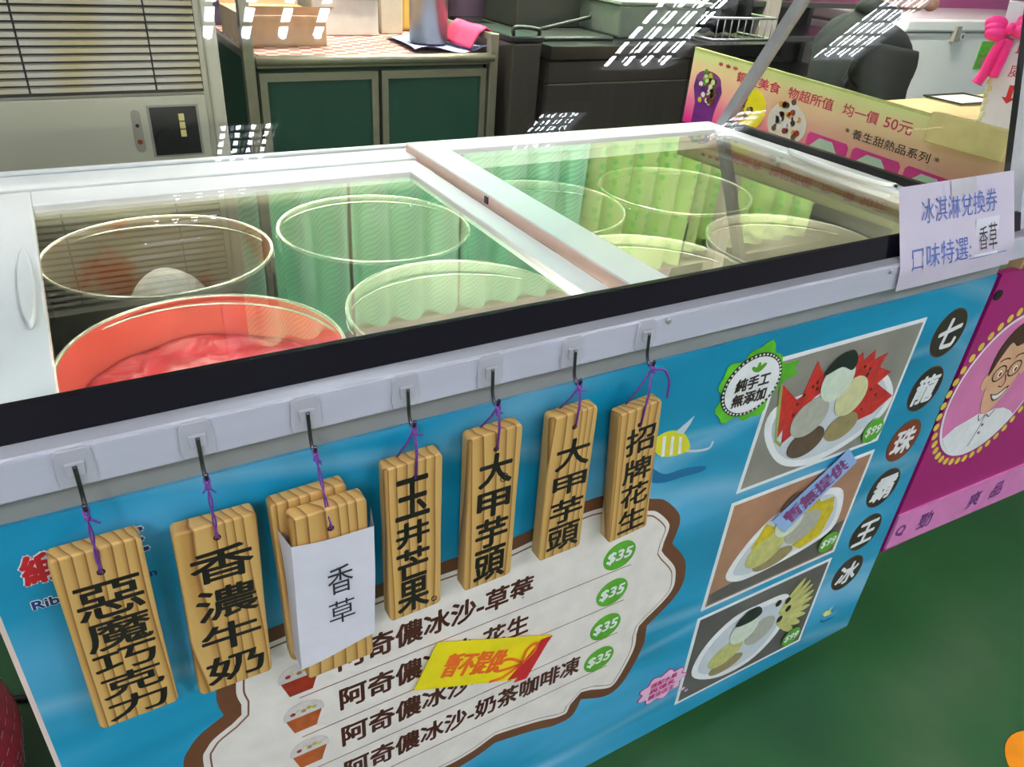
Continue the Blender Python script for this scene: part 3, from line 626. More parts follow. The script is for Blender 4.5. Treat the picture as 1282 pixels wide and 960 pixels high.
flat(b, [(0.86, 0.337), (1.157, 0.332), (1.16, 0.40), (0.858, 0.36)], 3, 'd_photo_dark')
flat(b, smooth_path([(0.884, 0.395), (0.92, 0.455), (0.975, 0.492), (1.06, 0.50), (1.122, 0.478), (1.136, 0.40), (1.08, 0.372), (0.965, 0.36), (0.91, 0.366)], 5, True), 4, 'd_white')
flat(b, smooth_path([(0.90, 0.395), (0.93, 0.447), (0.98, 0.48), (1.06, 0.488), (1.11, 0.468), (1.122, 0.405), (1.075, 0.383), (0.965, 0.372), (0.92, 0.376)], 5, True), 5, 'd_bowl')
for P in ([(0.925, 0.43), (0.945, 0.475), (0.975, 0.455), (0.955, 0.42)], [(1.05, 0.475), (1.102, 0.474), (1.112, 0.44), (1.10, 0.39), (1.055, 0.378), (1.03, 0.395), (1.075, 0.43)], [(1.0, 0.475), (1.06, 0.486), (1.08, 0.46), (1.03, 0.44)]): flat(b, P, 6, 'd_mango')
for x, z, rx, rz, ro, mt, ly in ((0.99, 0.383, 0.045, 0.018, 0.1, 'd_olive', 6), (0.962, 0.412, 0.042, 0.03, 0.3, 'd_kiwi', 7), (1.042, 0.432, 0.04, 0.03, 0.4, 'd_grayice', 7), (1.0, 0.462, 0.032, 0.034, 0.3, 'd_mint', 8)): flat(b, ell(x, z, rx, rz, 30, ro), ly, mt)
flat(b, smooth_path([(0.968, 0.49), (0.985, 0.516), (1.01, 0.518), (1.02, 0.497), (0.995, 0.487)], 4, True), 9, 'd_mocha')
price99(b, 1.1302, 0.3633); b.build('photo_panel', ban)['label'] = 'photo of scoops with mango'
b = photo([(0.8475, 0.3105), (1.1695, 0.3065), (1.1685, 0.0865), (0.849, 0.0915)], 'd_photo_dark')
flat(b, smooth_path([(0.872, 0.158), (0.882, 0.222), (0.935, 0.268), (1.0, 0.272), (1.07, 0.262), (1.09, 0.205), (1.075, 0.15), (1.02, 0.11), (0.94, 0.113)], 5, True), 4, 'd_white')
flat(b, smooth_path([(0.886, 0.16), (0.896, 0.215), (0.94, 0.255), (1.0, 0.26), (1.06, 0.25), (1.076, 0.205), (1.06, 0.158), (1.015, 0.122), (0.945, 0.126)], 5, True), 5, 'd_bowl')
for k in range(9):
    a = -0.75 + 0.22 * k; x, z = 1.055, 0.205
    flat(b, ell(x + 0.055 * math.cos(a), z + 0.055 * math.sin(a), 0.042, 0.0085, 16, a), 6 + k % 2, 'd_kiwi')
for x, z in ((1.05, 0.25), (1.075, 0.245), (1.085, 0.22), (1.07, 0.20)): flat(b, ell(x, z, 0.007, 0.008, 12), 8, 'd_dark')
for x, z, rx, rz, ro, mt, ly in ((0.955, 0.142, 0.04, 0.018, 0.1, 'd_olive', 6), (0.945, 0.175, 0.04, 0.026, 0.3, 'd_kiwi', 7), (1.022, 0.195, 0.036, 0.03, 0.5, 'd_grayice', 8), (0.975, 0.222, 0.034, 0.032, 0.3, 'd_mint', 9)): flat(b, ell(x, z, rx, rz, 30, ro), ly, mt)
flat(b, smooth_path([(0.948, 0.243), (0.965, 0.268), (0.995, 0.270), (1.008, 0.248), (0.985, 0.238)], 4, True), 10, 'd_sauce')
price99(b, 1.1259, 0.1252); b.build('photo_panel', ban)['label'] = 'photo of scoops with fanned pale fruit'
# round title badges down the right edge
for ch, x, z in (('七', 1.2521, 0.7442), ('龍', 1.2508, 0.6427), ('珠', 1.2487, 0.5407), ('霸', 1.2466, 0.4392), ('王', 1.247, 0.336), ('冰', 1.2417, 0.2362)):
    b = MB(); flat(b, ell(x, z, 0.0415, 0.0425, 40), 1, 'd_brown'); flat(b, ell(x, z, 0.0395, 0.0405, 40), 2, 'd_rust' if ch == '珠' else 'd_dark')
    write(b, ch, (x - 0.0265, z - 0.0255, x + 0.0265, z + 0.0255), on_front(3), 'd_white', 0.002, shear=0.12)
    o = b.build('title_badge', ban)
    if ch == '珠': o['label'] = 'rust red badge'
# hand made seal
b = MB(); P = []
for k in range(48):
    a = 2 * PI * k / 48; rr = 0.058 + 0.006 * math.sin(5 * a + 1) + 0.004 * math.sin(11 * a); P.append((0.8238 + rr * 1.02 * math.cos(a), 0.757 + rr * 0.95 * math.sin(a)))
P = [(x, min(z, 0.826)) for x, z in P]
flat(b, P, 3, 'd_seal'); flat(b, [(0.862, 0.775), (0.905, 0.776), (0.90, 0.762), (0.912, 0.755), (0.87, 0.742)], 3, 'd_seal')
flat(b, ell(0.8238, 0.757, 0.0525, 0.0465, 40), 4, 'd_dark'); flat(b, ell(0.8238, 0.757, 0.047, 0.041, 40), 6, 'd_white')
for k in range(44):
    a = 2 * PI * k / 44; flat(b, ell(0.8238 + 0.0497 * math.cos(a), 0.757 + 0.0437 * math.sin(a), 0.0016, 0.0016, 8), 5, 'd_white')
write(b, '純手工', (0.793, 0.7525, 0.853, 0.7715), on_front(7), 'd_dark', 0.0009); write(b, '無添加', (0.793, 0.7295, 0.853, 0.7485), on_front(7), 'd_dark', 0.0009)
flat(b, ell(0.832, 0.7815, 0.009, 0.0035, 14, 0.6), 7, 'd_green'); flat(b, ell(0.820, 0.7815, 0.007, 0.003, 14, 2.5), 7, 'd_green'); flat(b, ell(0.826, 0.784, 0.003, 0.007, 14), 8, 'd_green')
b.build('handmade_seal', ban)
# printed fish
def fish(x, z, s):
    b = MB()
    flat(b, smooth_path([(x - .035 * s, z - .026 * s), (x - .005 * s, z - .048 * s), (x + .03 * s, z - .05 * s), (x + .066 * s, z - .058 * s), (x + .066 * s, z - .066 * s), (x + .03 * s, z - .064 * s), (x - .005 * s, z - .062 * s), (x - .03 * s, z - .05 * s)], 4, True), 1, 'd_shadow')
    flat(b, smooth_path([(x - .038 * s, z + .012 * s), (x - .015 * s, z + .022 * s), (x + .012 * s, z + .012 * s), (x + .03 * s, z - .016 * s), (x + .012 * s, z - .022 * s), (x - .02 * s, z - .014 * s)], 5, True), 2, 'd_fishy')
    for k in range(3):
        q = x - .022 * s + .014 * s * k; flat(b, [(q, z + .016 * s - .004 * s * k), (q + .005 * s, z + .016 * s - .005 * s * k), (q + .009 * s, z - .016 * s - .002 * s * k), (q + .004 * s, z - .016 * s - .002 * s * k)], 3, 'd_white')
    flat(b, [(x - .002 * s, z + .017 * s), (x + .025 * s, z + .034 * s), (x + .02 * s, z + .022 * s), (x + .012 * s, z + .01 * s)], 2, 'd_bowl')
    ribbon(b, smooth_path([(x + .025 * s, z - .02 * s), (x + .045 * s, z - .026 * s), (x + .066 * s, z - .028 * s), (x + .07 * s, z - .018 * s)], 4), .004 * s, 2, 'd_bowl')
    b.build('printed_fish', ban)
fish(0.708, 0.70, 1.0); fish(1.2294, 0.1337, 0.42); fish(0.41, 0.16, 0.8)
# pink speech cloud
b = MB(); P = [(0.8037 + (0.049 + 0.0055 * math.cos(9 * 2 * PI * k / 72)) * math.cos(2 * PI * k / 72), 0.1725 + (0.034 + 0.0045 * math.cos(9 * 2 * PI * k / 72)) * math.sin(2 * PI * k / 72)) for k in range(72)]
P2 = [(0.8037 + (x - 0.8037) * 0.95, 0.1725 + (z - 0.1725) * 0.94) for x, z in P]
flat(b, P, 3, 'd_magenta_ink'); flat(b, P2, 4, 'd_speech'); flat(b, ell(0.857, 0.132, 0.006, 0.004, 14), 4, 'd_speech'); flat(b, ell(0.868, 0.122, 0.004, 0.003, 12), 4, 'd_speech')
for txt, z in (('搭配水果', 0.187), ('與煉乳', 0.172), ('請洽店主', 0.157)): write(b, txt, (0.776, z - 0.006, 0.832, z + 0.006), on_front(5), 'd_magenta_ink', 0.0005)
b.build('speech_cloud', ban)

# stuck-on slips
def slip(name, label, quad, layer, bg, txt, ink, tr, weight, extra=None):
    a, bq, c, d = [Vector(q) for q in quad]     # top-left, top-right, bottom-right, bottom-left
    t = thing(name, label, 'paper slip', (0, 0, 0))
    b = MB(); b.prism([tuple(a), tuple(bq), tuple(c), tuple(d)], 'y', -0.0004 * layer, -0.0004 * layer - 0.0006, bg)
    if extra: extra(b)
    b.build('slip', t)
    e = MB(); y = -0.0004 * layer - 0.0009
    def to(u, v, k):
        p = d * (1 - u) * (1 - v) + c * u * (1 - v) + bq * u * v + a * (1 - u) * v; return (p.x, y - 0.00002 * k, p.y)
    write(e, txt, tr, to, ink, weight); e.build('lettering', t); return t
slip('paper_slip', 'small blue slip with purple letters stuck across the mango dessert photo', [(0.952, 0.4815), (1.088, 0.5765), (1.122, 0.541), (0.992, 0.442)], 14, 'd_slip', '暫無提供', 'd_violet', (0.1, 0.15, 0.9, 0.85), 0.012)
def bow_print(b):
    flat(b, [(0.513, 0.378), (0.5525, 0.436), (0.535, 0.437), (0.487, 0.383)], 18, 'd_red'); flat(b, [(0.4975, 0.372), (0.5175, 0.369), (0.55, 0.435), (0.545, 0.437)], 18, 'd_red')
    for P in ([(0.507, 0.408), (0.487, 0.426), (0.465, 0.426), (0.47, 0.412), (0.505, 0.406)], [(0.507, 0.408), (0.513, 0.43), (0.527, 0.435), (0.525, 0.42), (0.507, 0.406)], [(0.505, 0.406), (0.48, 0.395), (0.458, 0.398)]): ribbon(b, smooth_path(P, 5), 0.0045, 19, 'd_orangeink')
slip('paper_slip', 'yellow slip with red gift bow stuck over the middle rows of the menu cloud', [(0.3832, 0.5123), (0.5515, 0.4366), (0.5178, 0.3677), (0.3525, 0.4432)], 14, 'd_yellow', '暫不提供', 'd_orangeink', (0.16, 0.24, 0.66, 0.74), 0.011, bow_print)

# ------------------------------------------------------------------ hooks and hanging wooden flavour boards
HX = [0.079, 0.164, 0.251, 0.341, 0.427, 0.521, 0.615]
ordn = ['leftmost on the lip', 'above the milk flavour board', 'above the paper wrapped board', 'above the mango board', 'above the taro board with a drawn swirl', 'above the plain taro board', 'rightmost, above the peanut board']
def hook_proto(label):
    t = thing('adhesive_hook', label, 'hook', (0, -0.013, 0.879), 0, 'clear adhesive hooks along the freezer lip')
    p = MB(); pts = [(-0.012, -0.017), (0.012, -0.017), (0.0135, -0.008), (0.0125, 0.012), (0.009, 0.016), (-0.009, 0.016), (-0.0125, 0.012), (-0.0135, -0.008)]
    p.prism(pts, 'y', -0.0035, 0.0, 'clearplastic'); p.build('pad', t, bevel=0.001)
    k = MB(); k.prism([(-0.006, -0.006), (0.006, -0.006), (0.007, 0.006), (-0.007, 0.006)], 'y', -0.007, -0.0035, 'clearplastic'); k.build('boss', t, bevel=0.001)
    w = MB(); w.tube(smooth_path([(0, -0.0075, 0.004), (0, -0.0085, -0.01), (0, -0.010, -0.022), (0, -0.015, -0.030), (0, -0.021, -0.027), (0, -0.0225, -0.021)], 5), 0.0017, 'hookwire', 10); w.build('wire_hook', t)
    return t
def copy_tree(o, parent=None):
    c = o.copy(); COL.objects.link(c)
    if parent is not None: c.parent = parent
    for ch in o.children: copy_tree(ch, c)
    return c
hp = hook_proto('clear adhesive hook with metal wire, ' + ordn[0])
hp.location.x = HX[0]
for i in range(1, 7):
    c = copy_tree(hp); c.location.x = HX[i]; c['label'] = 'clear adhesive hook with metal wire, ' + ordn[i]
# the thin cord: twisted double strand from the hook to the drilled hole, with a knot
def cord(par, top, hole, back_top, style, tail=None):
    b = MB(); T = Vector(top); H = Vector(hole); B = Vector(back_top); n = 22
    if style == 'twist':
        for s in (0, PI):
            P = [];
            for i in range(n + 1):
                t = i / n; q = T.lerp(H, t); P.append(q + Vector((math.cos(9 * t + s) * 0.0011, math.sin(9 * t + s) * 0.0011 - 0.0015 * math.sin(PI * t), 0)))
            b.tube(P, 0.0008, 'cord', 6)
    else:
        for q in (H, B):
            b.tube([T, T.lerp(q, 0.5) + Vector((0.001, -0.001, 0)), q], 0.0008, 'cord', 6)
            b.tube([T + Vector((0.001, 0, 0)), T.lerp(q, 0.5) + Vector((0.0026, -0.001, 0)), q + Vector((0.0012, 0, 0))], 0.0007, 'cord', 6)
    b.tube([T + Vector((0.0022 * math.cos(a), 0.003 * math.sin(a) , 0.0035 * math.sin(a) )) for a in [k * PI / 5 for k in range(10)]], 0.0008, 'cord', 6, True)
    kn = T + Vector((0.0, -0.001, -0.006))
    b.ball(kn, (0.0027, 0.0025, 0.003), 'cord', 10, 6)
    for k in range(3): b.tube([kn, kn + Vector((random.uniform(-0.006, 0.008), -0.002, random.uniform(-0.006, 0.004)))], 0.0008, 'cord', 6)
    if tail: b.tube(smooth_path(tail, 6), 0.0016, 'cord', 6)
    b.build('cord', par)
def board(i, label, cx, ztop, w, h, tilt, chars, cells, uc, uw, weight, hole_v, style, th=0.017, yb=-0.0165, write_on=True, extra=None, name='wooden_sign', tail=None, do_cord=True):
    """origin at the board's top centre, board hangs down -z; tilt about y"""
    t = thing(name, label, 'wooden sign', (cx, yb, ztop)); t.rotation_euler = (0, tilt, 0); t['group'] = 'wooden flavour signs hanging from hooks'
    b = MB(); jag = 0.0012
    P = [(-w / 2 + 0.0025, 0.0), (w / 2 - 0.0025, jag), (w / 2, -0.004), (w / 2 - 0.0005, -h * 0.5), (w / 2 + 0.0003, -h + 0.003), (w / 2 - 0.003, -h), (-w / 2 + 0.003, -h - 0.001), (-w / 2, -h + 0.004), (-w / 2 + 0.0004, -h * 0.4), (-w / 2, -0.003)]
    b.prism(P, 'y', -th, 0.0, 'wood'); b.build('board', t, bevel=0.0028)
    d = MB(); d.prism(ell(0.0, -h * hole_v, 0.0032, 0.0032, 18), 'y', -th - 0.0003, -th - 0.0001, 'brownink'); d.build('drilled_hole', t)
    if write_on and chars:
        e = MB()
        for ch, (v0, v1) in zip(chars, cells):
            write(e, ch, (-w / 2 + w * (uc - uw / 2), -h * v1, -w / 2 + w * (uc + uw / 2), -h * v0), lambda u, v, k: (u, -th - 0.0003 - 0.00002 * k, v), 'ink', weight)
        if extra: extra(e, w, h, th)
        e.build('lettering', t)
    if do_cord:
        hookp = Vector((HX[i] - cx, -0.034 - yb, 0.8505 - ztop)); R = Matrix.Rotation(-tilt, 3, 'Y'); hp_ = R @ hookp
        cord(t, hp_, (0, -th - 0.0012, -h * hole_v), (-0.012, -0.004, 0.001), style, [R @ (hookp + Vector(q)) for q in tail] if tail else None)
    return t
five = [(.17, .355), (.365, .535), (.55, .68), (.695, .83), (.845, .975)]
board(0, 'wooden sign reading 惡魔巧克力, leftmost of the hanging row', 0.0775, 0.8125, 0.0645, 0.2, 0.012, '惡魔巧克力', five, 0.52, 0.74, 0.0007, 0.115, 'twist')
board(1, 'wooden sign reading 香濃牛奶, second from the left', 0.1645, 0.804, 0.0665, 0.197, 0.03, '香濃牛奶', [(.13, .31), (.355, .54), (.58, .745), (.785, .955)], 0.52, 0.76, 0.0009, 0.07, 'twist')
t3 = board(2, 'wooden sign wrapped in white paper reading 香草, third from the left', 0.2545, 0.8005, 0.068, 0.205, 0.0, None, None, 0.5, 0.7, 0, 0.105, 'twist', yb=-0.034)
pw = MB(); w2 = 0.0375; y0 = -0.0195
front = []
nx, nz = 8, 12
for j in range(nz + 1):
    for i in range(nx + 1):
        u = i / nx; v = j / nz; x = -w2 + 2 * w2 * u + 0.003 * (v - 0.5) * -1; z = -0.03 - 0.148 * v + 0.006 * (u - 0.5) * (1 - v) * -1 + 0.012 * (u - 0.5) * v
        front.append((x, y0 - 0.0012 * math.sin(u * PI) - 0.0009 * math.sin(5 * u + 7 * v), z))
pw.add(front, [(j * (nx + 1) + i, (j + 1) * (nx + 1) + i, (j + 1) * (nx + 1) + i + 1, j * (nx + 1) + i + 1) for j in range(nz) for i in range(nx)], 'paper', True)
for sg in (-1, 1):
    vs = []
    for j in range(nz + 1):
        v = j / nz; q = front[j * (nx + 1) + (0 if sg < 0 else nx)]; fl = 0.004 * (1 - v) ** 3
        vs += [q, (q[0] + sg * (0.0012 + fl), 0.003, q[2] + (0.004 if j == 0 else 0)), ]
    pw.add(vs, [(2 * j, 2 * j + 1, 2 * j + 3, 2 * j + 2) for j in range(nz)], 'paper', True)
pw.add([(-w2, 0.0012, -0.03), (w2, 0.0012, -0.03), (w2, 0.0012, -0.178), (-w2, 0.0012, -0.178)], [(0, 1, 2, 3)], 'paper')
pwo = pw.build('paper_wrapper', t3)
e = MB()
for ch, r in (('香', (-0.008, -0.098, 0.016, -0.064)), ('草', (-0.009, -0.137, 0.016, -0.107))): write(e, ch, r, lambda u, v, k: (u, y0 - 0.0027 - 0.00002 * k, v), 'graypen', 0)
e.build('lettering', pwo)
board(2, 'bare wooden board tucked behind the paper wrapped sign, only its top left edge showing', 0.243, 0.806, 0.068, 0.2, -0.01, None, None, 0.5, 0.7, 0, 0.105, 'twist', th=0.015, do_cord=False)
def dot4(e, w, h, th):
    e.tube([(0.021 + 0.0028 * math.cos(2 * PI * k / 12), -th - 0.0004, -h * 0.945 + 0.0032 * math.sin(2 * PI * k / 12)) for k in range(12)], 0.0006, 'ink', 6, True)
board(3, 'wooden sign reading 玉井芒果, fourth from the left', 0.3415, 0.8115, 0.0585, 0.2, -0.008, '玉井芒果', [(.09, .33), (.36, .51), (.535, .735), (.75, .97)], 0.46, 0.58, 0.0011, 0.095, 'loop', extra=dot4)
def swirl(e, w, h, th):
    P = [((0.0008 + 0.00075 * a) * math.cos(a) + 0.0105, -th - 0.0004, (0.0008 + 0.00075 * a) * math.sin(a) - h * 0.295) for a in [k * 0.35 for k in range(24)]]
    e.tube(P + [(P[-1][0] + 0.004, P[-1][1], P[-1][2] - 0.008)], 0.0005, 'ink', 6)
board(4, 'wooden sign reading 大甲芋頭 with a small spiral drawn in its first character', 0.4285, 0.8195, 0.0595, 0.204, -0.003, '大甲芋頭', [(.13, .32), (.36, .52), (.54, .73), (.745, .97)], 0.52, 0.62, 0.0012, 0.1, 'loop', extra=swirl)
board(5, 'wooden sign reading 大甲芋頭 in plain letters, second from the right', 0.5215, 0.8165, 0.0575, 0.198, -0.014, '大甲芋頭', [(.17, .36), (.41, .54), (.58, .75), (.77, .955)], 0.54, 0.74, 0.0009, 0.09, 'loop')
board(6, 'wooden sign reading 招牌花生, rightmost of the hanging row', 0.6105, 0.7985, 0.0595, 0.192, -0.082, '招牌花生', [(.14, .33), (.375, .55), (.575, .75), (.78, .96)], 0.56, 0.66, 0.0009, 0.12, 'loop', tail=[(0.001, -0.002, -0.003), (0.014, -0.004, -0.006), (0.024, -0.004, -0.022), (0.026, -0.004, -0.044)])

# ------------------------------------------------------------------ the lilac note on the hood corner
nt = thing('paper_note', 'lilac paper note in blue handwriting taped to the right front corner of the freezer hood', 'note', (0, 0, 0))
NU = Vector((0.263, 0.0, 0.001)); NN = Vector((0, -0.95, 0.3)).normalized()
def note_base(u, v):
    w = max(0.0, v - 0.26) / 0.74
    return Vector((1.041 + 0.004 * v - 0.008 * max(0, 1 - abs(v - 0.28) / (0.28 if v < 0.28 else 0.72)), -0.0165 + 0.0455 * w, 0.857 + 0.126 * v)) + NU * u
def note_pt(u, v, k=0): return tuple(note_base(u, v) + NN * (0.0011 + 0.00003 * k))
b = MB(); nu, nv = 10, 16; vs = []
def curl(u, v): return NN * (0.0012 * math.sin(PI * u) * (1 - v) + 0.004 * max(0, u - 0.85) * (1 - v))
for j in range(nv + 1):
    for i in range(nu + 1): vs.append(note_base(i / nu, j / nv) + curl(i / nu, j / nv))
fs = [(j * (nu + 1) + i, j * (nu + 1) + i + 1, (j + 1) * (nu + 1) + i + 1, (j + 1) * (nu + 1) + i) for j in range(nv) for i in range(nu)]
b.add(vs, fs, 'note', True); b.build('sheet', nt)
b = MB(); wr = lambda u, v, k: tuple(Vector(note_pt(u, v, k)) + curl(u, v))
write(b, '冰淇淋兌換券', (0.17, 0.63, 0.83, 0.86), wr, 'bluepen', 0.0); b.build('lettering', nt); b = MB(); write(b, '口味特選:', (0.09, 0.2, 0.585, 0.44), wr, 'bluepen', 0.0); write(b, '＿＿', (0.58, 0.185, 0.93, 0.195), wr, 'bluepen', 0); b.build('lettering', nt)
b = MB(); b.add([Vector(note_pt(u, v, 12)) + curl(u, v) for u, v in ((0.62, 0.2), (0.84, 0.19), (0.85, 0.58), (0.635, 0.58))], [(0, 1, 2, 3)], 'paper'); tg = b.build('pasted_tag', nt)
b = MB(); wr2 = lambda u, v, k: tuple(Vector(note_pt(u, v, 20 + k)) + curl(u, v)); write(b, '香', (0.655, 0.27, 0.735, 0.5), wr2, 'ink', 0); write(b, '草', (0.745, 0.25, 0.825, 0.52), wr2, 'ink', 0); b.build('lettering', tg)
b = MB(); b.add([note_pt(u, v, 8) for u, v in ((0.42, 0.84), (0.64, 0.84), (0.64, 1.0), (0.42, 1.0))], [(0, 1, 2, 3)], 'tape'); b.build('tape_strip', nt)

# ------------------------------------------------------------------ neighbouring stall unit to the right
nb_ = thing('stall_counter', 'neighbouring counter with a magenta front and light wood top', 'counter', (1.44, 0.02, 0))
def loc(o): o.location = (-1.44, -0.02, 0); return o
b = MB(); b.prism([(1.385, 0.0), (2.95, 0.0), (2.95, 0.96), (1.86, 0.96), (1.86, 0.83), (1.385, 0.83)], 'z', 0.828, 0.855, 'tableboard'); loc(b.build('countertop', nb_))
b = MB(); b.tube([(1.39, -0.008, 0.845), (2.95, -0.008, 0.845)], 0.013, 'white', 12); loc(b.build('edge_pipe', nb_))
b = MB(); b.box((1.335, -0.002, 0.25), (2.95, 0.012, 0.83), 'd_magenta'); loc(b.build('front_panel', nb_))
for (x, y) in ((1.5, 0.12), (2.9, 0.12), (1.9, 0.9), (2.93, 0.6)):
    b = MB(); b.box((x - 0.02, y - 0.02, 0), (x + 0.02, y + 0.02, 0.828), 'alu'); loc(b.build('leg', nb_))
b = MB(); b.prism([(1.334, 0.262), (2.95, 0.165), (2.95, 0.27), (1.334, 0.345)], 'y', -0.006, -0.002, 'd_rosestrip'); strip = loc(b.build('slogan_strip', nb_))
b = MB()
for ch, x, z, s in (('Q', 1.359, 0.299, 0.014), ('勁', 1.4387, 0.2965, 0.021), ('爽', 1.6072, 0.288, 0.021), ('品', 1.6919, 0.2845, 0.02)): write(b, ch, (x - s, z - s, x + s, z + s), on_front(1, -0.006), 'd_purple', 0.0012)
b.build('lettering', strip)
# cartoon cook emblem
b = MB(); yb = -0.002; cx, cz = 1.49, 0.59
flat(b, ell(cx, cz, 0.149, 0.149, 64), 1, 'd_white', yb); flat(b, ell(cx, cz, 0.143, 0.143, 64), 2, 'd_rose', yb)
for k in range(44): flat(b, ell(cx + 0.162 * math.cos(2 * PI * k / 44), cz + 0.162 * math.sin(2 * PI * k / 44), 0.0078, 0.0078, 14), 1, 'd_gold', yb)
coat = [(1.372, 0.508), (1.40, 0.525), (1.44, 0.532), (1.462, 0.537), (1.488, 0.53), (1.515, 0.535), (1.55, 0.528), (1.582, 0.513), (1.60, 0.50)] + ell(cx, cz, 0.143, 0.143, 24, 0, -0.7, -PI + 0.62)
flat(b, coat, 3, 'd_white', yb)
flat(b, smooth_path([(1.436, 0.66), (1.443, 0.60), (1.458, 0.552), (1.478, 0.534), (1.505, 0.543), (1.53, 0.575), (1.545, 0.62), (1.545, 0.665), (1.52, 0.69), (1.47, 0.692)], 5, True), 4, 'd_skin', yb)
flat(b, ell(1.434, 0.612, 0.012, 0.018, 20, 0.2), 4, 'd_skin', yb); flat(b, ell(1.552, 0.62, 0.011, 0.017, 20, -0.2), 4, 'd_skin', yb)
flat(b, smooth_path([(1.432, 0.625), (1.43, 0.67), (1.455, 0.71), (1.50, 0.724), (1.54, 0.705), (1.558, 0.665), (1.552, 0.635), (1.543, 0.66), (1.52, 0.678), (1.49, 0.672), (1.465, 0.684), (1.448, 0.66), (1.44, 0.64)], 4, True), 5, 'd_hair', yb)
for x in (1.468, 1.516):
    ribbon(b, ell(x, 0.622, 0.019, 0.0155, 24) + [ell(x, 0.622, 0.019, 0.0155, 24)[0]], 0.003, 6, 'd_hair', yb); ribbon(b, ell(x, 0.645, 0.017, 0.007, 10, 0, 0.4, 2.7), 0.003, 6, 'd_hair', yb)
    flat(b, ell(x + 0.002, 0.621, 0.0055, 0.007, 14), 6, 'd_white', yb); flat(b, ell(x + 0.003, 0.620, 0.003, 0.0045, 12), 7, 'd_hair', yb)
ribbon(b, [(1.487, 0.622), (1.497, 0.622)], 0.003, 6, 'd_hair', yb); ribbon(b, smooth_path([(1.492, 0.615), (1.503, 0.597), (1.497, 0.588), (1.485, 0.592)], 4), 0.0025, 6, 'd_hair', yb)
flat(b, smooth_path([(1.472, 0.578), (1.495, 0.573), (1.525, 0.584), (1.512, 0.564), (1.49, 0.559)], 4, True), 6, 'd_hair', yb); flat(b, smooth_path([(1.477, 0.575), (1.495, 0.571), (1.52, 0.58), (1.508, 0.566), (1.49, 0.563)], 4, True), 7, 'd_white', yb)
ribbon(b, [(1.488, 0.53), (1.486, 0.50), (1.475, 0.462)], 0.0022, 5, 'd_hair', yb); ribbon(b, smooth_path([(1.462, 0.537), (1.474, 0.52), (1.488, 0.53), (1.505, 0.521), (1.515, 0.535)], 4), 0.0022, 5, 'd_hair', yb)
for z in (0.505, 0.487): flat(b, ell(1.495, z, 0.003, 0.003, 10), 5, 'd_hair', yb)
loc(b.build('cook_emblem', nb_))
b = MB(); b.prism(ell(1.3475, 0.793, 0.011, 0.009, 20), 'y', -0.0035, -0.002, 'black'); loc(b.build('corner_grommet', nb_))

# dessert sign standing on the counter along the freezer's side
ds = thing('dessert_sign', 'long pink and lime dessert price sign standing on the counter beside the freezer', 'sign', (1.452, 0.885, 0.8555))
b = MB(); L_ = 0.78
b.add([(0, 0, 0), (0, -L_, 0), (0, -L_, 0.139), (0, 0, 0.162), (0.006, 0, 0), (0.006, -L_, 0), (0.006, -L_, 0.139), (0.006, 0, 0.162)], [(0, 3, 2, 1), (4, 5, 6, 7), (0, 1, 5, 4), (3, 7, 6, 2), (0, 4, 7, 3), (1, 2, 6, 5)], 'signprint'); b.build('sign_board', ds)
b = MB(); b.prism([(-L_, 0.139), (0, 0.162), (0, 0.1665), (-L_, 0.1435)], 'x', -0.0005, 0.0075, 'd_kiwi'); b.build('top_edge', ds)
def on_sign(layer): return lambda u, v, k: (-0.0004 * layer - 0.00002 * k, -u, v - 0.0295 * u)
b = MB(); 
for tx, u0, u1 in (('銅板美食', 0.148, 0.275), ('物超所值', 0.298, 0.414), ('均一價', 0.438, 0.519), ('50元', 0.533, 0.592)): write(b, tx, (u0, 0.1225, u1, 0.144), on_sign(1), 'd_crimson', 0.0003)
write(b, '* 養生甜熱品系列 *', (0.456, 0.0875, 0.66, 0.105), on_sign(1), 'ink', 0.0001); write(b, '* * *', (0.085, 0.143, 0.145, 0.151), on_sign(1), 'd_crimson', 0.0006); b.build('lettering', ds)
def sflat(b, P, layer, mt): b.prism([(-u, v - 0.0295 * u) for u, v in P], 'x', -0.0004 * layer, -0.0004 * (layer - 1), mt)
def toppings(b, u, v, cols, n, r, seed):
    q = random.Random(seed)
    for k in range(n):
        a = q.uniform(0, 6.28); d = r * math.sqrt(q.random()); sflat(b, ell(u + d * math.cos(a), v + d * math.sin(a), 0.0065, 0.006, 10), 4 + k % 3, cols[k % len(cols)])
b = MB(); sflat(b, [(0.030, 0.0), (0.095, 0.0), (0.10, 0.05), (0.112, 0.09), (0.10, 0.115), (0.06, 0.125), (0.022, 0.11), (0.018, 0.085), (0.032, 0.05)], 2, 'd_purple'); sflat(b, ell(0.064, 0.108, 0.04, 0.018), 3, 'd_violet'); toppings(b, 0.064, 0.085, ['d_mocha', 'd_rust', 'd_purple', 'd_mango', 'd_cream'], 30, 0.034, 1); toppings(b, 0.066, 0.11, ['d_green', 'd_seal', 'd_lime'], 14, 0.02, 2); b.build('cup_picture', ds)
b = MB(); sflat(b, ell(0.205, 0.078, 0.045, 0.042), 2, 'd_yellow'); toppings(b, 0.185, 0.075, ['d_mocha', 'd_rust', 'd_olive'], 18, 0.026, 3); b.build('dish_picture', ds)
b = MB(); sflat(b, ell(0.312, 0.073, 0.052, 0.042), 2, 'd_cream'); toppings(b, 0.31, 0.078, ['d_orange', 'd_mocha', 'd_cream', 'd_hair', 'd_cup', 'd_white'], 34, 0.042, 4); b.build('dish_picture', ds)
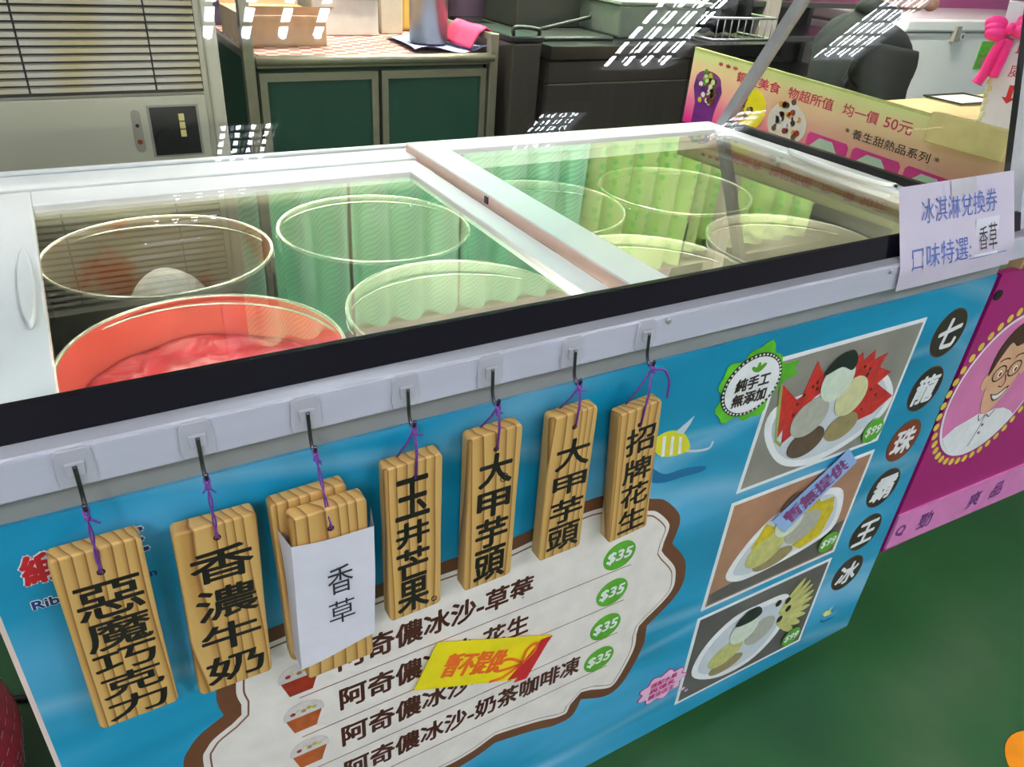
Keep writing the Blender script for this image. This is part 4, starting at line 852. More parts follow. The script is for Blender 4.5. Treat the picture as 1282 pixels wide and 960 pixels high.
for u0, u1 in ((0.372, 0.474), (0.484, 0.592), (0.602, 0.71)):
    b = MB(); sflat(b, [(u0, 0.0), (u1, 0.0), (u1, 0.068), (u1 - 0.006, 0.074), (u0 + 0.006, 0.074), (u0, 0.068)], 2, 'd_hotpink'); m_ = (u0 + u1) / 2
    sflat(b, [(u0 + 0.003, 0.002), (u1 - 0.003, 0.002), (u1 - 0.006, 0.03), (m_ + 0.012, 0.068), (m_ - 0.02, 0.068), (u0 + 0.004, 0.042)], 3, 'd_palegreen'); sflat(b, ell(m_, 0.028, 0.033, 0.02), 4, 'd_white'); sflat(b, ell(m_, 0.03, 0.027, 0.014), 5, 'd_rust'); toppings(b, m_, 0.03, ['d_mango', 'd_mocha', 'd_cream'], 10, 0.018, int(u0 * 100)); b.build('dish_picture', ds)
# foam block leaning on the sign
bk = MB(); bk.add([(0, 0, 0), (0, -0.14, 0), (0, -0.14, 0.048), (0, 0, 0.05), (0.018, 0, 0), (0.018, -0.14, 0), (0.018, -0.14, 0.048), (0.018, 0, 0.05)], [(0, 3, 2, 1), (4, 5, 6, 7), (0, 1, 5, 4), (3, 7, 6, 2), (0, 4, 7, 3), (1, 2, 6, 5)], 'block')
bko = bk.build('foam_block', None, (1.4305, 0.255, 0.9625), bevel=0.002); tag(bko, 'tan foam block taped over the near top corner of the dessert sign', 'block')
# draw box with bow
dbx = thing('draw_box', 'tall white paper box with hot pink bow and red arrow on the wood counter', 'box', (2.30, 0.60, 0.8555), math.radians(-60))
b = MB(); b.add([(-.045, -.04, 0), (.055, -.04, 0), (.055, .04, 0), (-.045, .04, 0), (-.072, -.045, .30), (.042, -.045, .30), (.042, .045, .30), (-.072, .045, .30)], [(0, 1, 5, 4), (1, 2, 6, 5), (2, 3, 7, 6), (3, 0, 4, 7), (4, 5, 6, 7), (3, 2, 1, 0)], 'paper'); b.build('paper_tube', dbx)
def face_x(u, v, k): return (-0.048 + 0.008 * v / 0.3 - 0.0006 - 0.00003 * k, -u, v)
def face_y(u, v, k): return (u - 0.013 * v / 0.3, -0.04 - 0.005 * v / 0.3 - 0.0006 - 0.00003 * k, v)
b = MB()
for ch, v in (('投', 0.262), ('此', 0.205), ('處', 0.15)): write(b, ch, (-0.012, v - 0.017, 0.024, v + 0.017), face_y, 'd_red', 0)
pts = [(0.0, 0.115), (0.012, 0.115), (0.012, 0.085), (0.022, 0.085), (0.006, 0.07), (-0.01, 0.085), (0.0, 0.085)]
b.add([face_y(u, v, 0) for u, v in pts], [list(range(7))[::-1]], 'd_red'); b.build('lettering', dbx)
b = MB()
for k in range(9): b.ball((-0.044 - 0.0014 * k + 0.004 * (k % 2), -0.041 - 0.0003 * k, 0.02 + 0.016 * k), (0.006, 0.002, 0.008), 'd_lime', 8, 5)
b.build('flower_trim', dbx)
b = MB()
for sg in (-1, 1):
    for k in range(3):
        c = Vector((-0.05 + sg * (0.026 + 0.004 * k), -0.062 + 0.006 * k, 0.245 + 0.012 * (k - 1) + 0.006 * sg)); b.ball(c, (0.026, 0.013, 0.017), 'bow', 14, 8)
b.ball((-0.05, -0.07, 0.243), (0.010, 0.010, 0.014), 'bow', 12, 8)
b.tube(smooth_path([(-0.055, -0.058, 0.22), (-0.065, -0.056, 0.18), (-0.07, -0.054, 0.14), (-0.08, -0.054, 0.11)], 5), [0.013] * 15 + [0.016], 'bow', 8); b.tube(smooth_path([(-0.045, -0.058, 0.22), (-0.045, -0.056, 0.18), (-0.05, -0.054, 0.13)], 5), 0.012, 'bow', 8)
b.build('ribbon_bow', dbx)
tr = MB(); tr.box((-0.1, -0.06, 0), (0.1, 0.06, 0.004), 'box_white'); tr.box((-0.105, -0.066, 0.004), (0.105, -0.06, 0.008), 'black'); tr.box((-0.105, 0.06, 0.004), (0.105, 0.066, 0.008), 'black'); tr.box((-0.105, -0.06, 0.004), (-0.1, 0.06, 0.008), 'black'); tr.box((0.1, -0.06, 0.004), (0.105, 0.06, 0.008), 'black')
tag(tr.build('tray', None, (2.62, 0.9, 0.8555)), 'shallow white tray with a black edge on the wood counter behind the draw box', 'tray')
# upright poster at the front of the neighbour's counter
ps = thing('counter_poster', 'purple and pink poster standing on the counter at the right picture edge', 'poster', (1.46, 0.09, 0.8555))
b = MB(); b.box((0, 0, 0), (0.42, 0.006, 0.42), 'd_purple'); b.prism([(0, 0.02), (0.42, 0.02), (0.42, 0.075), (0, 0.075)], 'y', -0.0006, 0, 'd_rosestrip'); b.prism([(0, 0.08), (0.2, 0.2), (0.42, 0.08)], 'y', -0.0006, 0, 'd_hotpink'); b.prism(ell(0.09, 0.24, 0.075, 0.06, 24), 'y', -0.0009, 0, 'd_cup'); b.prism(ell(0.09, 0.33, 0.08, 0.035, 24), 'y', -0.001, 0, 'd_olive'); b.build('poster_board', ps)
b = MB(); write(b, '沙', (0.02, 0.03, 0.055, 0.065), lambda u, v, k: (u, -0.0012 - 0.00002 * k, v), 'd_purple', 0.001); b.build('lettering', ps)

# ------------------------------------------------------------------ behind the freezer: air conditioner
ac = thing('air_conditioner', 'beige upright air conditioner with a louvred grille behind the freezer', 'air conditioner', (0, 0.85, 0))
b = MB(); b.box((-0.42, 0.01, 0.0), (0.365, 0.33, 1.17), 'beige'); b.box((0.362, 0.004, 0.0), (0.384, 0.33, 1.17), 'beige'); b.build('cabinet', ac, bevel=0.006)
b = MB(); b.box((-0.42, 0.0, 0.3), (0.352, 0.012, 0.962), 'beige'); fp = b.build('front_panel', ac, bevel=0.002)
b = MB(); b.box((-0.42, 0.006, 0.966), (0.352, 0.011, 1.155), 'black')
for x0, x1 in ((-0.42, 0.108), (0.112, 0.2805), (0.2845, 0.350)):
    pass
zs = [0.972 + 0.0112 * k for k in range(16)]
for x0, x1 in ((-0.42, 0.1005), (0.1035, 0.2775), (0.2805, 0.350)):
    for z in zs: b.add([(x0, 0.0, z), (x1, 0.0, z), (x1, 0.0, z + 0.0062), (x0, 0.0, z + 0.0062), (x0, 0.008, z + 0.002), (x1, 0.008, z + 0.002), (x1, 0.008, z + 0.0085), (x0, 0.008, z + 0.0085)], [(0, 1, 2, 3), (0, 4, 5, 1), (3, 2, 6, 7), (0, 3, 7, 4), (1, 5, 6, 2)], 'slat')
b.build('louvre_grille', ac)
b = MB(); b.box((0.258, -0.001, 0.865), (0.338, 0.0, 0.948), 'grayplastic'); b.box((0.262, -0.002, 0.868), (0.334, -0.001, 0.945), 'black')
b.build('control_window', fp)
b = MB()
for k in range(3): b.box((0.305, -0.004, 0.897 + 0.013 * k), (0.3135, -0.002, 0.908 + 0.013 * k), 'cream_key')
b.build('push_button', fp)
b = MB(); b.prism(ell(0.278, 0.895, 0.011, 0.011, 20), 'y', -0.007, -0.002, 'black'); b.build('dial', fp)
b = MB(); b.prism(ell(0.2405, 0.935, 0.007, 0.007, 14, 0, 0, PI) + ell(0.2405, 0.882, 0.007, 0.007, 14, 0, PI, 2 * PI), 'y', -0.002, 0.0, 'grayplastic'); b.prism(ell(0.2405, 0.918, 0.003, 0.003, 12), 'y', -0.003, -0.002, 'black'); b.prism(ell(0.2405, 0.892, 0.004, 0.004, 12), 'y', -0.003, -0.002, 'd_rust'); b.build('indicator_lamps', fp)

# green cabinet counter
gc = thing('green_cabinet', 'metal framed worktop cabinet with dark green doors behind the freezer', 'cabinet', (0.9, 1.45, 0))
def gl(o): o.location = (-0.9, -1.45, 0); return o
b = MB(); b.box((0.585, 1.46, 0.895), (1.225, 2.05, 0.915), 'alu'); gl(b.build('worktop', gc))
b = MB(); b.tube([(0.58, 1.45, 0.914), (1.235, 1.45, 0.914)], 0.012, 'alu', 12); gl(b.build('front_rail', gc))
b = MB(); b.box((0.595, 1.475, 0.05), (1.215, 2.04, 0.893), 'greendoor'); gl(b.build('carcass', gc))
for x0, x1 in ((0.585, 0.892), (0.902, 1.215)):
    d = MB(); w = 0.018
    d.box((x0, 1.452, 0.08), (x0 + w, 1.474, 0.885), 'alu'); d.box((x1 - w, 1.452, 0.08), (x1, 1.474, 0.885), 'alu'); d.box((x0 + w, 1.452, 0.865), (x1 - w, 1.474, 0.885), 'alu'); d.box((x0 + w, 1.452, 0.08), (x1 - w, 1.474, 0.1), 'alu')
    d.box((x0 + w, 1.458, 0.1), (x1 - w, 1.47, 0.865), 'greendoor'); gl(d.build('door', gc))
for x, y, zt_ in ((0.563, 1.455, 1.5), (1.235, 1.46, 0.975), (0.563, 2.04, 1.5), (1.235, 2.04, 0.975)):
    b = MB(); b.box((x - 0.013, y - 0.013, 0), (x + 0.013, y + 0.013, zt_), 'alu'); gl(b.build('corner_post', gc, bevel=0.003))
b = MB(); b.box((1.226, 1.46, 0.958), (1.244, 2.04, 0.974), 'alu'); gl(b.build('side_rail', gc))
b = MB(); b.box((0.6, 1.47, 0.9155), (1.215, 2.04, 0.918), 'check'); tag(b.build('checked_mat'), 'red and cream checked mat covering the green cabinet', 'mat')
b = MB(); bx = thing('storage_box', 'pale plastic box standing on the checked mat, right of the cardboard box', 'box', (0.94, 1.87, 0.918))
b.box((-0.1, -0.05, 0), (0.1, 0.1, 0.1), 'box_white'); b.build('box_body', bx, bevel=0.006); b = MB(); b.box((-0.106, -0.056, 0.1), (0.106, 0.106, 0.125), 'box_white'); b.build('box_lid', bx, bevel=0.004)
cb = thing('cardboard_box', 'brown cardboard box at the left end of the checked mat', 'box', (0.71, 1.7, 0.918)); b = MB(); b.box((-0.11, -0.06, 0), (0.11, 0.2, 0.075), 'card'); b.build('carton', cb, bevel=0.002)
b = MB(); b.add([(-0.11, -0.06, 0.075), (0.11, -0.06, 0.075), (0.12, -0.1, 0.1), (-0.12, -0.1, 0.1)], [(0, 1, 2, 3)], 'card'); b.box((-0.11, 0.195, 0.075), (0.11, 0.2, 0.12), 'card'); b.build('flap', cb)
b = MB(); b.box((-0.035, -0.02, 0), (0.035, 0.06, 0.3), 'oldcream'); tag(b.build('cream_carton', None, (1.10, 1.88, 0.918), bevel=0.004), 'tall cream carton between the pale box and the steel cup', 'carton')
b = MB(); b.box((-0.03, -0.03, 0), (0.03, 0.03, 0.2), 'yellowbag'); tag(b.build('yellow_packet', None, (1.185, 1.95, 0.918), bevel=0.012), 'yellow packet standing behind the steel cup', 'packet')
cl = MB(); n = 14; vs = []
for j in range(n + 1):
    for i in range(n + 1):
        u = i / n - 0.5; v = j / n - 0.5; vs.append((u * 0.24 * (1 - 0.2 * v), v * 0.28, 0.001 + max(0, math.hypot(u, v) - 0.3) * 0.03 * (1 + math.sin(9 * u + 4 * v))))
cl.add(vs, [(j * (n + 1) + i, j * (n + 1) + i + 1, (j + 1) * (n + 1) + i + 1, (j + 1) * (n + 1) + i) for j in range(n) for i in range(n)], 'lilacloth', True)
tag(cl.build('lilac_cloth', None, (1.15, 1.64, 0.9185)), 'lilac cloth spread under the steel cup', 'cloth')
cp = thing('steel_cup', 'tall steel cup of utensils standing on the lilac cloth', 'cup', (1.13, 1.66, 0.923))
b = MB(); b.lathe([(0, 0), (0.052, 0), (0.055, 0.004), (0.056, 0.135), (0.059, 0.138), (0.058, 0.141), (0.0545, 0.138), (0.0535, 0.006), (0, 0.006)], (0, 0, 0), 'cupsteel', 40); b.build('cup_body', cp)
for k in range(6):
    a = k * 1.05; b = MB(); p0 = Vector((0.02 * math.cos(a), 0.02 * math.sin(a), 0.007)); p1 = Vector((0.045 * math.cos(a), 0.045 * math.sin(a), 0.24 + 0.02 * (k % 3)))
    b.tube([p0, p1], 0.004, 'chrome' if k % 2 else 'd_purple', 8); b.ball(p1, (0.013, 0.005, 0.02), 'chrome' if k % 2 else 'd_purple', 10, 6)
    u = b.build('utensil', None, (1.13, 1.66, 0.923)); tag(u, ['purple handled utensil leaning right in the steel cup', 'chrome spoon leaning to the back right of the steel cup', 'purple handled utensil leaning back in the steel cup', 'chrome spoon leaning left in the steel cup', 'purple handled utensil leaning front left in the steel cup', 'chrome spoon leaning to the front of the steel cup'][k], 'utensil', 'utensils in the steel cup')
pk = MB(); vs = []
for j in range(13):
    v = j / 12; a = (v - 0.5) * 2
    for i in range(9):
        u = i / 8; z = 0.977 - abs(a) * (0.05 if a < 0 else 0.02) + (0.004 if abs(a) < 0.1 else 0); x = 1.235 + (0.014 if a > 0 else -0.014 - 0.035 * abs(a)) * min(1, abs(a) * 6) + 0.003 * math.sin(9 * u)
        vs.append((x, 1.50 + 0.19 * u, z))
pk.add(vs, [(j * 9 + i, j * 9 + i + 1, (j + 1) * 9 + i + 1, (j + 1) * 9 + i) for j in range(12) for i in range(8)], 'pinkcloth', True)
sol = pk.build('pink_cloth'); sm = sol.modifiers.new('thickness', 'SOLIDIFY'); sm.thickness = 0.004; tag(sol, 'pink cloth draped over the side rail of the green cabinet', 'cloth')

# waste bin and dark counter
wb = thing('waste_bin', 'dark upright bin with a flap handle between the green cabinet and the dark counter', 'bin', (1.33, 1.5, 0))
b = MB(); b.add([(-.03, -.04, 0), (.055, -.04, 0), (.055, .2, 0), (-.03, .2, 0), (-.035, -.05, .95), (.062, -.05, .95), (.062, .22, .95), (-.035, .22, .95)], [(3, 2, 1, 0), (0, 1, 5, 4), (1, 2, 6, 5), (2, 3, 7, 6), (3, 0, 4, 7), (4, 5, 6, 7)], 'darkwood'); b.build('bin_body', wb, bevel=0.006)
b = MB(); b.box((-.037, -.055, .95), (.064, .222, .968), 'black'); lidb = b.build('bin_lid', wb, bevel=0.005)
b = MB(); b.tube(smooth_path([(-.03, -.04, .968), (-.028, -.045, .99), (.045, -.045, .985), (.055, -.04, .968)], 5), 0.006, 'darksteel', 8); b.build('handle', lidb)
bg = MB()
bg.lathe([(0, 0), (0.045, 0), (0.055, 0.3), (0.04, 0.6), (0.045, 0.8), (0.02, 0.9), (0, 0.905)], (0, 0, 0), 'blackstone', 18, 0.26, 1.4)
bg.v = [(x + 0.002 * math.sin(40 * z + 9 * y), y + 0.008 * math.sin(33 * z + 5 * x * 30), z) for x, y, z in bg.v]
tag(bg.build('black_bag', None, (1.27, 1.56, 0.0)), 'crumpled black plastic bag squeezed in beside the green cabinet', 'bag')
dk = thing('dark_counter', 'dark laminate kitchen counter with black worktop behind the right lid', 'counter', (2.0, 1.45, 0))
def dl(o): o.location = (-2.0, -1.45, 0); return o
b = MB(); b.box((1.412, 1.43, 0.905), (2.36, 2.1, 0.945), 'blackstone'); dl(b.build('worktop', dk, bevel=0.003))
b = MB(); b.box((1.42, 1.47, 0.05), (2.345, 2.08, 0.905), 'darkwood'); dl(b.build('carcass', dk))
for x0, x1 in ((1.422, 1.968), (1.975, 2.34)):
    for z0, z1 in ((0.838, 0.9), (0.07, 0.832)):
        d = MB(); d.box((x0, 1.452, z0), (x1, 1.47, z1), 'darkwood'); dl(d.build('drawer_front' if z0 > 0.5 else 'door', dk, bevel=0.002))
b = MB(); b.box((1.425, 1.449, 0.8335), (1.965, 1.452, 0.8365), 'alu'); dl(b.build('metal_strip', dk))
sk = thing('steel_sink_unit', 'grey steel pan unit on the dark counter above the bin', 'pan', (1.6, 1.72, 0.945)); b = MB(); b.box((-0.16, -0.2, 0), (0.1, 0.2, 0.012), 'darksteel'); b.box((-0.15, -0.02, 0.012), (0.09, 0.2, 0.13), 'darksteel'); b.build('pan_body', sk, bevel=0.006); b = MB(); b.tube([(-0.1, -0.06, 0.012), (0.1, -0.06, 0.05), (0.11, -0.05, 0.06)], 0.006, 'darksteel', 8); b.build('handle', sk)
ty = thing('food_tray', 'pale green plastic food tray on the dark counter', 'tray', (1.92, 1.66, 0.945)); b = MB(); b.add([(-.17, -.1, 0), (.13, -.1, 0), (.13, .2, 0), (-.17, .2, 0), (-.2, -.13, .1), (.16, -.13, .1), (.16, .23, .1), (-.2, .23, .1)], [(3, 2, 1, 0), (0, 1, 5, 4), (1, 2, 6, 5), (2, 3, 7, 6), (3, 0, 4, 7), (4, 5, 6, 7)], 'tray'); b.build('tray_body', ty, bevel=0.01); b = MB(); b.box((-.21, -.14, .1), (.17, .24, .112), 'tray'); b.build('tray_lid', ty, bevel=0.004)
rk = thing('dish_rack', 'dark wire dish rack beside the pale green tray', 'rack', (2.235, 1.62, 0.945)); b = MB()
for z in (0.004, 0.07): b.tube([(-0.14, -0.12, z), (0.14, -0.12, z), (0.14, 0.14, z), (-0.14, 0.14, z)], 0.004, 'chrome', 8, True)
for k in range(9): b.tube([(-0.13 + 0.032 * k, -0.12, 0.004), (-0.13 + 0.032 * k, -0.12, 0.07)], 0.002, 'chrome', 6)
b.build('wire_frame', rk)
for k in range(3):
    b = MB(); b.lathe([(0, 0), (0.03, 0.002), (0.085, 0.03), (0.088, 0.034), (0.083, 0.034), (0.028, 0.006), (0, 0.005)], (0, 0, 0), 'blackstone', 28)
    b.v = [(z * 0.9, y, x + 0.09) for x, y, z in b.v]; tag(b.build('dark_bowl', None, (2.125 + 0.07 * k, 1.63, 0.95)), ['dark bowl standing in the dish rack, leftmost', 'dark bowl standing in the middle of the dish rack', 'dark bowl standing in the dish rack, rightmost'][k], 'bowl', 'dark bowls in the dish rack')

# white chest freezer in the background
wf = thing('white_freezer', 'plain white chest freezer far behind the person', 'freezer', (4.75, 2.02, 0))
b = MB(); b.box((-0.9, 0.0, 0.05), (0.9, 0.6, 0.9), 'white'); b.box((-0.86, 0.04, 0), (0.86, 0.56, 0.05), 'black'); b.build('body', wf, bevel=0.01)
b = MB(); b.box((-0.9, -0.012, 0.905), (0.9, 0.6, 0.965), 'white'); b.build('lid', wf, bevel=0.012)
b = MB(); b.box((-0.5, -0.025, 0.86), (-0.46, 0.0, 0.935), 'grayplastic'); b.prism(ell(-0.41, 0.885, 0.02, 0.02, 16), 'y', -0.012, 0.0, 'white'); b.prism(ell(-0.41, 0.885, 0.006, 0.01, 12), 'y', -0.014, -0.012, 'black'); b.build('latch', wf)
b = MB(); b.box((-0.86, -0.003, 0.71), (-0.71, 0.0, 0.79), 'd_orangeink'); b.build('orange_label', wf)
b = MB(); b.box((-0.2, -0.003, 0.72), (0.1, 0.0, 0.86), 'd_green');
for x, z, mt in ((-0.15, 0.82, 'd_seal'), (0.0, 0.81, 'd_cup'), (-0.12, 0.76, 'd_olive'), (0.01, 0.76, 'd_rind')): b.prism(ell(x, z, 0.05, 0.03, 16), 'y', -0.005, -0.003, mt)
b.build('green_leaflet', wf)

su = thing('steel_shelf', 'dark steel shelf unit in the background left of the person', 'shelf', (2.95, 2.25, 0))
for z in (0.1, 0.4, 0.68, 0.86, 1.0):
    b = MB(); b.box((-0.45, -0.2, z), (0.75, 0.25, z + 0.02), 'darksteel'); b.build('shelf_board', su)
for x, y in ((-0.43, -0.18), (0.73, -0.18), (-0.43, 0.225), (0.73, 0.225)):
    b = MB(); b.box((x - 0.015, y - 0.015, 0), (x + 0.015, y + 0.015, 1.05), 'darksteel'); b.build('upright', su)
b = MB(); b.box((-0.45, 0.24, 0.1), (0.75, 0.25, 1.05), 'darkwood'); b.build('back_board', su)
# ------------------------------------------------------------------ curtains behind, seen mirrored in the lids
rod = MB(); rod.tube([(0.55, 2.07, 1.965), (2.70, 2.07, 1.965)], 0.012, 'alu', 10)
for x in (0.58, 1.6, 2.66): rod.tube([(x, 2.07, 1.965), (x, 2.14, 1.965)], 0.007, 'alu', 8)
tag(rod.build('curtain_rod'), 'metal rod carrying the green curtains on the back partition', 'rod')
rod2 = MB(); rod2.tube([(2.72, 2.07, 1.965), (3.75, 2.07, 1.965)], 0.012, 'alu', 10); rod2.tube([(2.75, 2.07, 1.965), (2.75, 2.2, 1.965)], 0.007, 'alu', 8)
rod2.tube([(3.74, 2.07, 1.965), (3.74, 2.74, 1.965)], 0.007, 'alu', 8)
tag(rod2.build('curtain_rod'), 'short metal rod carrying the right hand lime curtain', 'rod')
cpst = MB(); cpst.box((2.9, 2.03, 0), (2.97, 2.1, 2.06), 'grayplastic'); tag(cpst.build('partition_post'), 'grey upright post standing in front of the right hand lime curtain', 'post')
def curtain(x0, x1, z0, z1, mt, label, folds, seed, y=2.06, amp=0.05):
    q = random.Random(seed); n = 80; m = 10; ph = q.uniform(0, 6); b = MB(); vs = []
    for j in range(m + 1):
        v = j / m
        for i in range(n + 1):
            u = i / n; s = math.sin(2 * PI * folds * u + ph + 0.5 * math.sin(5 * u + ph)); vs.append((x0 + (x1 - x0) * u + 0.01 * v * math.sin(7 * u + ph), y + 0.0 + amp * (0.5 + 0.6 * v) * (abs(s) ** 0.7 * (1 if s > 0 else -1)), z1 - (z1 - z0) * v))
    b.add(vs, [(j * (n + 1) + i, j * (n + 1) + i + 1, (j + 1) * (n + 1) + i + 1, (j + 1) * (n + 1) + i) for j in range(m) for i in range(n)], mt, True)
    b.v = [(x - x0, yy - y, z - z1) for x, yy, z in b.v]
    o = b.build('curtain', None, (x0, y, z1)); s = o.modifiers.new('cloth', 'SOLIDIFY'); s.thickness = 0.002
    tag(o, label, 'curtain', 'green curtains mirrored in the lids')
curtain(0.60, 1.0, 1.08, 1.95, 'striped', 'striped mint curtain, leftmost in the mirror image on the left lid', 3, 1)
curtain(1.0, 1.47, 1.08, 1.95, 'striped', 'striped mint curtain mirrored in the middle of the left lid', 3.3, 2)
curtain(1.48, 2.02, 1.08, 1.95, 'striped', 'striped mint curtain mirrored left in the right lid beside the middle beam', 3.6, 3)
curtain(2.05, 2.66, 1.08, 1.95, 'polka', 'dotted lime curtain mirrored in the middle of the right lid', 4.5, 4)
curtain(2.76, 3.7, 1.08, 1.95, 'polka', 'dotted lime curtain behind the grey post, mirrored at the right of the right lid', 5.5, 5, 2.13)

# ------------------------------------------------------------------ person sitting behind the wood counter
def skin_mesh(name, joints, edges, mtn, parent, sub=2, root=0):
    me = bpy.data.meshes.new(name); me.from_pydata([j[0] for j in joints], edges, []); me.materials.append(M[mtn])
    o = bpy.data.objects.new(name, me); COL.objects.link(o)
    if parent is not None: o.parent = parent
    sk_ = o.modifiers.new('skin', 'SKIN'); sk_.use_smooth_shade = True
    if not me.skin_vertices: me.attributes
    lay = me.skin_vertices[0] if len(me.skin_vertices) else None
    if lay:
        for i, j in enumerate(joints):
            r = j[1]; lay.data[i].radius = r if isinstance(r, tuple) else (r, r)
        lay.data[root].use_root = True
    ss = o.modifiers.new('smooth', 'SUBSURF'); ss.levels = sub; ss.render_levels = sub
    return o
pr = thing('person', 'person in a black jacket sitting behind the wood counter, turned to the right', 'person', (2.556, 1.25, 0), math.radians(-30))
# bare figure: pelvis, spine, neck, legs, arms in one skin
J = [((-0.04, 0, 0.52), (0.09, 0.07)), ((-0.05, 0, 0.68), (0.08, 0.07)), ((-0.035, 0, 0.84), (0.08, 0.07)), ((-0.02, 0, 0.95), (0.06, 0.055)), ((0.015, 0, 1.05), (0.045, 0.045)), ((0.05, 0, 1.105), (0.045, 0.045)),
     ((-0.02, 0.15, 0.955), 0.03), ((0.025, 0.225, 0.76), 0.026), ((0.20, 0.13, 0.665), 0.024), ((0.27, 0.10, 0.655), 0.025),
     ((-0.02, -0.15, 0.955), 0.03), ((0.025, -0.225, 0.76), 0.026), ((0.20, -0.13, 0.665), 0.024), ((0.27, -0.10, 0.655), 0.025),
     ((0.0, 0.09, 0.515), 0.06), ((0.38, 0.13, 0.50), 0.045), ((0.40, 0.13, 0.10), 0.034), ((0.50, 0.13, 0.04), 0.03),
     ((0.0, -0.09, 0.515), 0.06), ((0.38, -0.13, 0.50), 0.045), ((0.40, -0.13, 0.10), 0.034), ((0.50, -0.13, 0.04), 0.03)]
Ed = [(0, 1), (1, 2), (2, 3), (3, 4), (4, 5), (3, 6), (6, 7), (7, 8), (8, 9), (3, 10), (10, 11), (11, 12), (12, 13), (0, 14), (14, 15), (15, 16), (16, 17), (0, 18), (18, 19), (19, 20), (20, 21)]
body = skin_mesh('body', J, Ed, 'skin', pr)
# head with features
hd = MB(); hc = Vector((0.088, 0, 1.192))
n, m = 24, 16; vs = []
for j in range(m + 1):
    a = -PI / 2 + PI * j / m
    for i in range(n):
        t = 2 * PI * i / n; x = 0.097 * math.cos(a) * math.cos(t); y = 0.077 * math.cos(a) * math.sin(t); z = 0.122 * math.sin(a)
        if z < 0: k = -z / 0.122; y *= 1 - 0.28 * k; x = x * (1 - 0.15 * k) + 0.022 * k
        vs.append((hc.x + x, hc.y + y, hc.z + z))
hd.add(vs, [(j * n + i, j * n + (i + 1) % n, (j + 1) * n + (i + 1) % n, (j + 1) * n + i) for j in range(m) for i in range(n)], 'skin', True)
hd.ball((hc.x + 0.1, 0, hc.z - 0.015), (0.02, 0.014, 0.02), 'skin', 12, 8); hd.ball((hc.x + 0.092, 0, hc.z + 0.015), (0.012, 0.01, 0.03), 'skin', 12, 8)
hd.ball((hc.x + 0.09, 0, hc.z - 0.054), (0.010, 0.024, 0.006), 'd_rust', 12, 6); hd.ball((hc.x + 0.086, 0, hc.z - 0.09), (0.024, 0.026, 0.022), 'skin', 12, 8)
for s in (-1, 1):
    hd.ball((hc.x + 0.083, s * 0.032, hc.z + 0.012), (0.009, 0.013, 0.007), 'd_white', 10, 6); hd.ball((hc.x + 0.09, s * 0.032, hc.z + 0.012), (0.004, 0.005, 0.005), 'ink', 8, 6)
    hd.ball((hc.x - 0.005, s * 0.077, hc.z - 0.005), (0.02, 0.009, 0.031), 'skin', 12, 8)
hd.build('head', body)
hr = MB(); vs = []
for j in range(9):
    a = 0.0 + (PI / 2) * j / 8
    for i in range(n):
        t = 2 * PI * i / n; fr = max(0, math.cos(t)); a2 = a if j else -0.55 * (1 - fr) + 0.38 * fr
        a2 = (-0.55 * (1 - fr) + 0.38 * fr) + (PI / 2 - (-0.55 * (1 - fr) + 0.38 * fr)) * j / 8
        vs.append((hc.x - 0.006 + 0.105 * math.cos(a2) * math.cos(t), 0.086 * math.cos(a2) * math.sin(t), hc.z + 0.004 + 0.13 * math.sin(a2)))
hr.add(vs, [(j * n + i, j * n + (i + 1) % n, (j + 1) * n + (i + 1) % n, (j + 1) * n + i) for j in range(8) for i in range(n)], 'hair', True); hr.build('hair', body)
# hands: palm, four fingers, thumb, resting on the thighs
for s in (-1, 1):
    w = Vector((0.265, s * 0.10, 0.655)); HJ = [(tuple(w), (0.022, 0.016)), (tuple(w + Vector((0.045, 0, -0.012))), (0.030, 0.013)), (tuple(w + Vector((0.075, 0, -0.02))), (0.034, 0.011))]; HE = [(0, 1), (1, 2)]
    for f, (dy, ln) in enumerate(((-0.027, 0.068), (-0.009, 0.078), (0.009, 0.074), (0.026, 0.058))):
        k = len(HJ); b0 = w + Vector((0.078, s * -dy, -0.022))
        HJ += [(tuple(b0), 0.0085), (tuple(b0 + Vector((ln * 0.5, s * -dy * 0.15, -0.012))), 0.008), (tuple(b0 + Vector((ln * 0.85, s * -dy * 0.15, -0.036))), 0.0068)]; HE += [(2, k), (k, k + 1), (k + 1, k + 2)]
    k = len(HJ); b0 = w + Vector((0.03, -s * 0.024, -0.012)); HJ += [(tuple(b0), 0.011), (tuple(b0 + Vector((0.03, -s * 0.022, -0.01))), 0.0095), (tuple(b0 + Vector((0.055, -s * 0.026, -0.02))), 0.008)]; HE += [(1, k), (k, k + 1), (k + 1, k + 2)]
    skin_mesh('hand', HJ, HE, 'skin', body, 1)
JK = [((-0.045, 0, 0.56), (0.155, 0.13)), ((-0.02, 0, 0.70), (0.195, 0.15)), ((-0.015, 0, 0.84), (0.195, 0.15)), ((-0.01, 0, 0.965), (0.16, 0.135)), ((0.005, 0, 1.05), (0.095, 0.09)), ((0.02, 0, 1.105), (0.075, 0.075)),
      ((-0.015, 0.17, 0.975), 0.075), ((0.025, 0.225, 0.76), 0.066), ((0.20, 0.13, 0.665), 0.05), ((0.25, 0.105, 0.655), 0.042),
      ((-0.015, -0.17, 0.975), 0.075), ((0.025, -0.225, 0.76), 0.066), ((0.20, -0.13, 0.665), 0.05), ((0.25, -0.105, 0.655), 0.042)]
skin_mesh('jacket', JK, [(0, 1), (1, 2), (2, 3), (3, 4), (4, 5), (3, 6), (6, 7), (7, 8), (8, 9), (3, 10), (10, 11), (11, 12), (12, 13)], 'jacket', body)
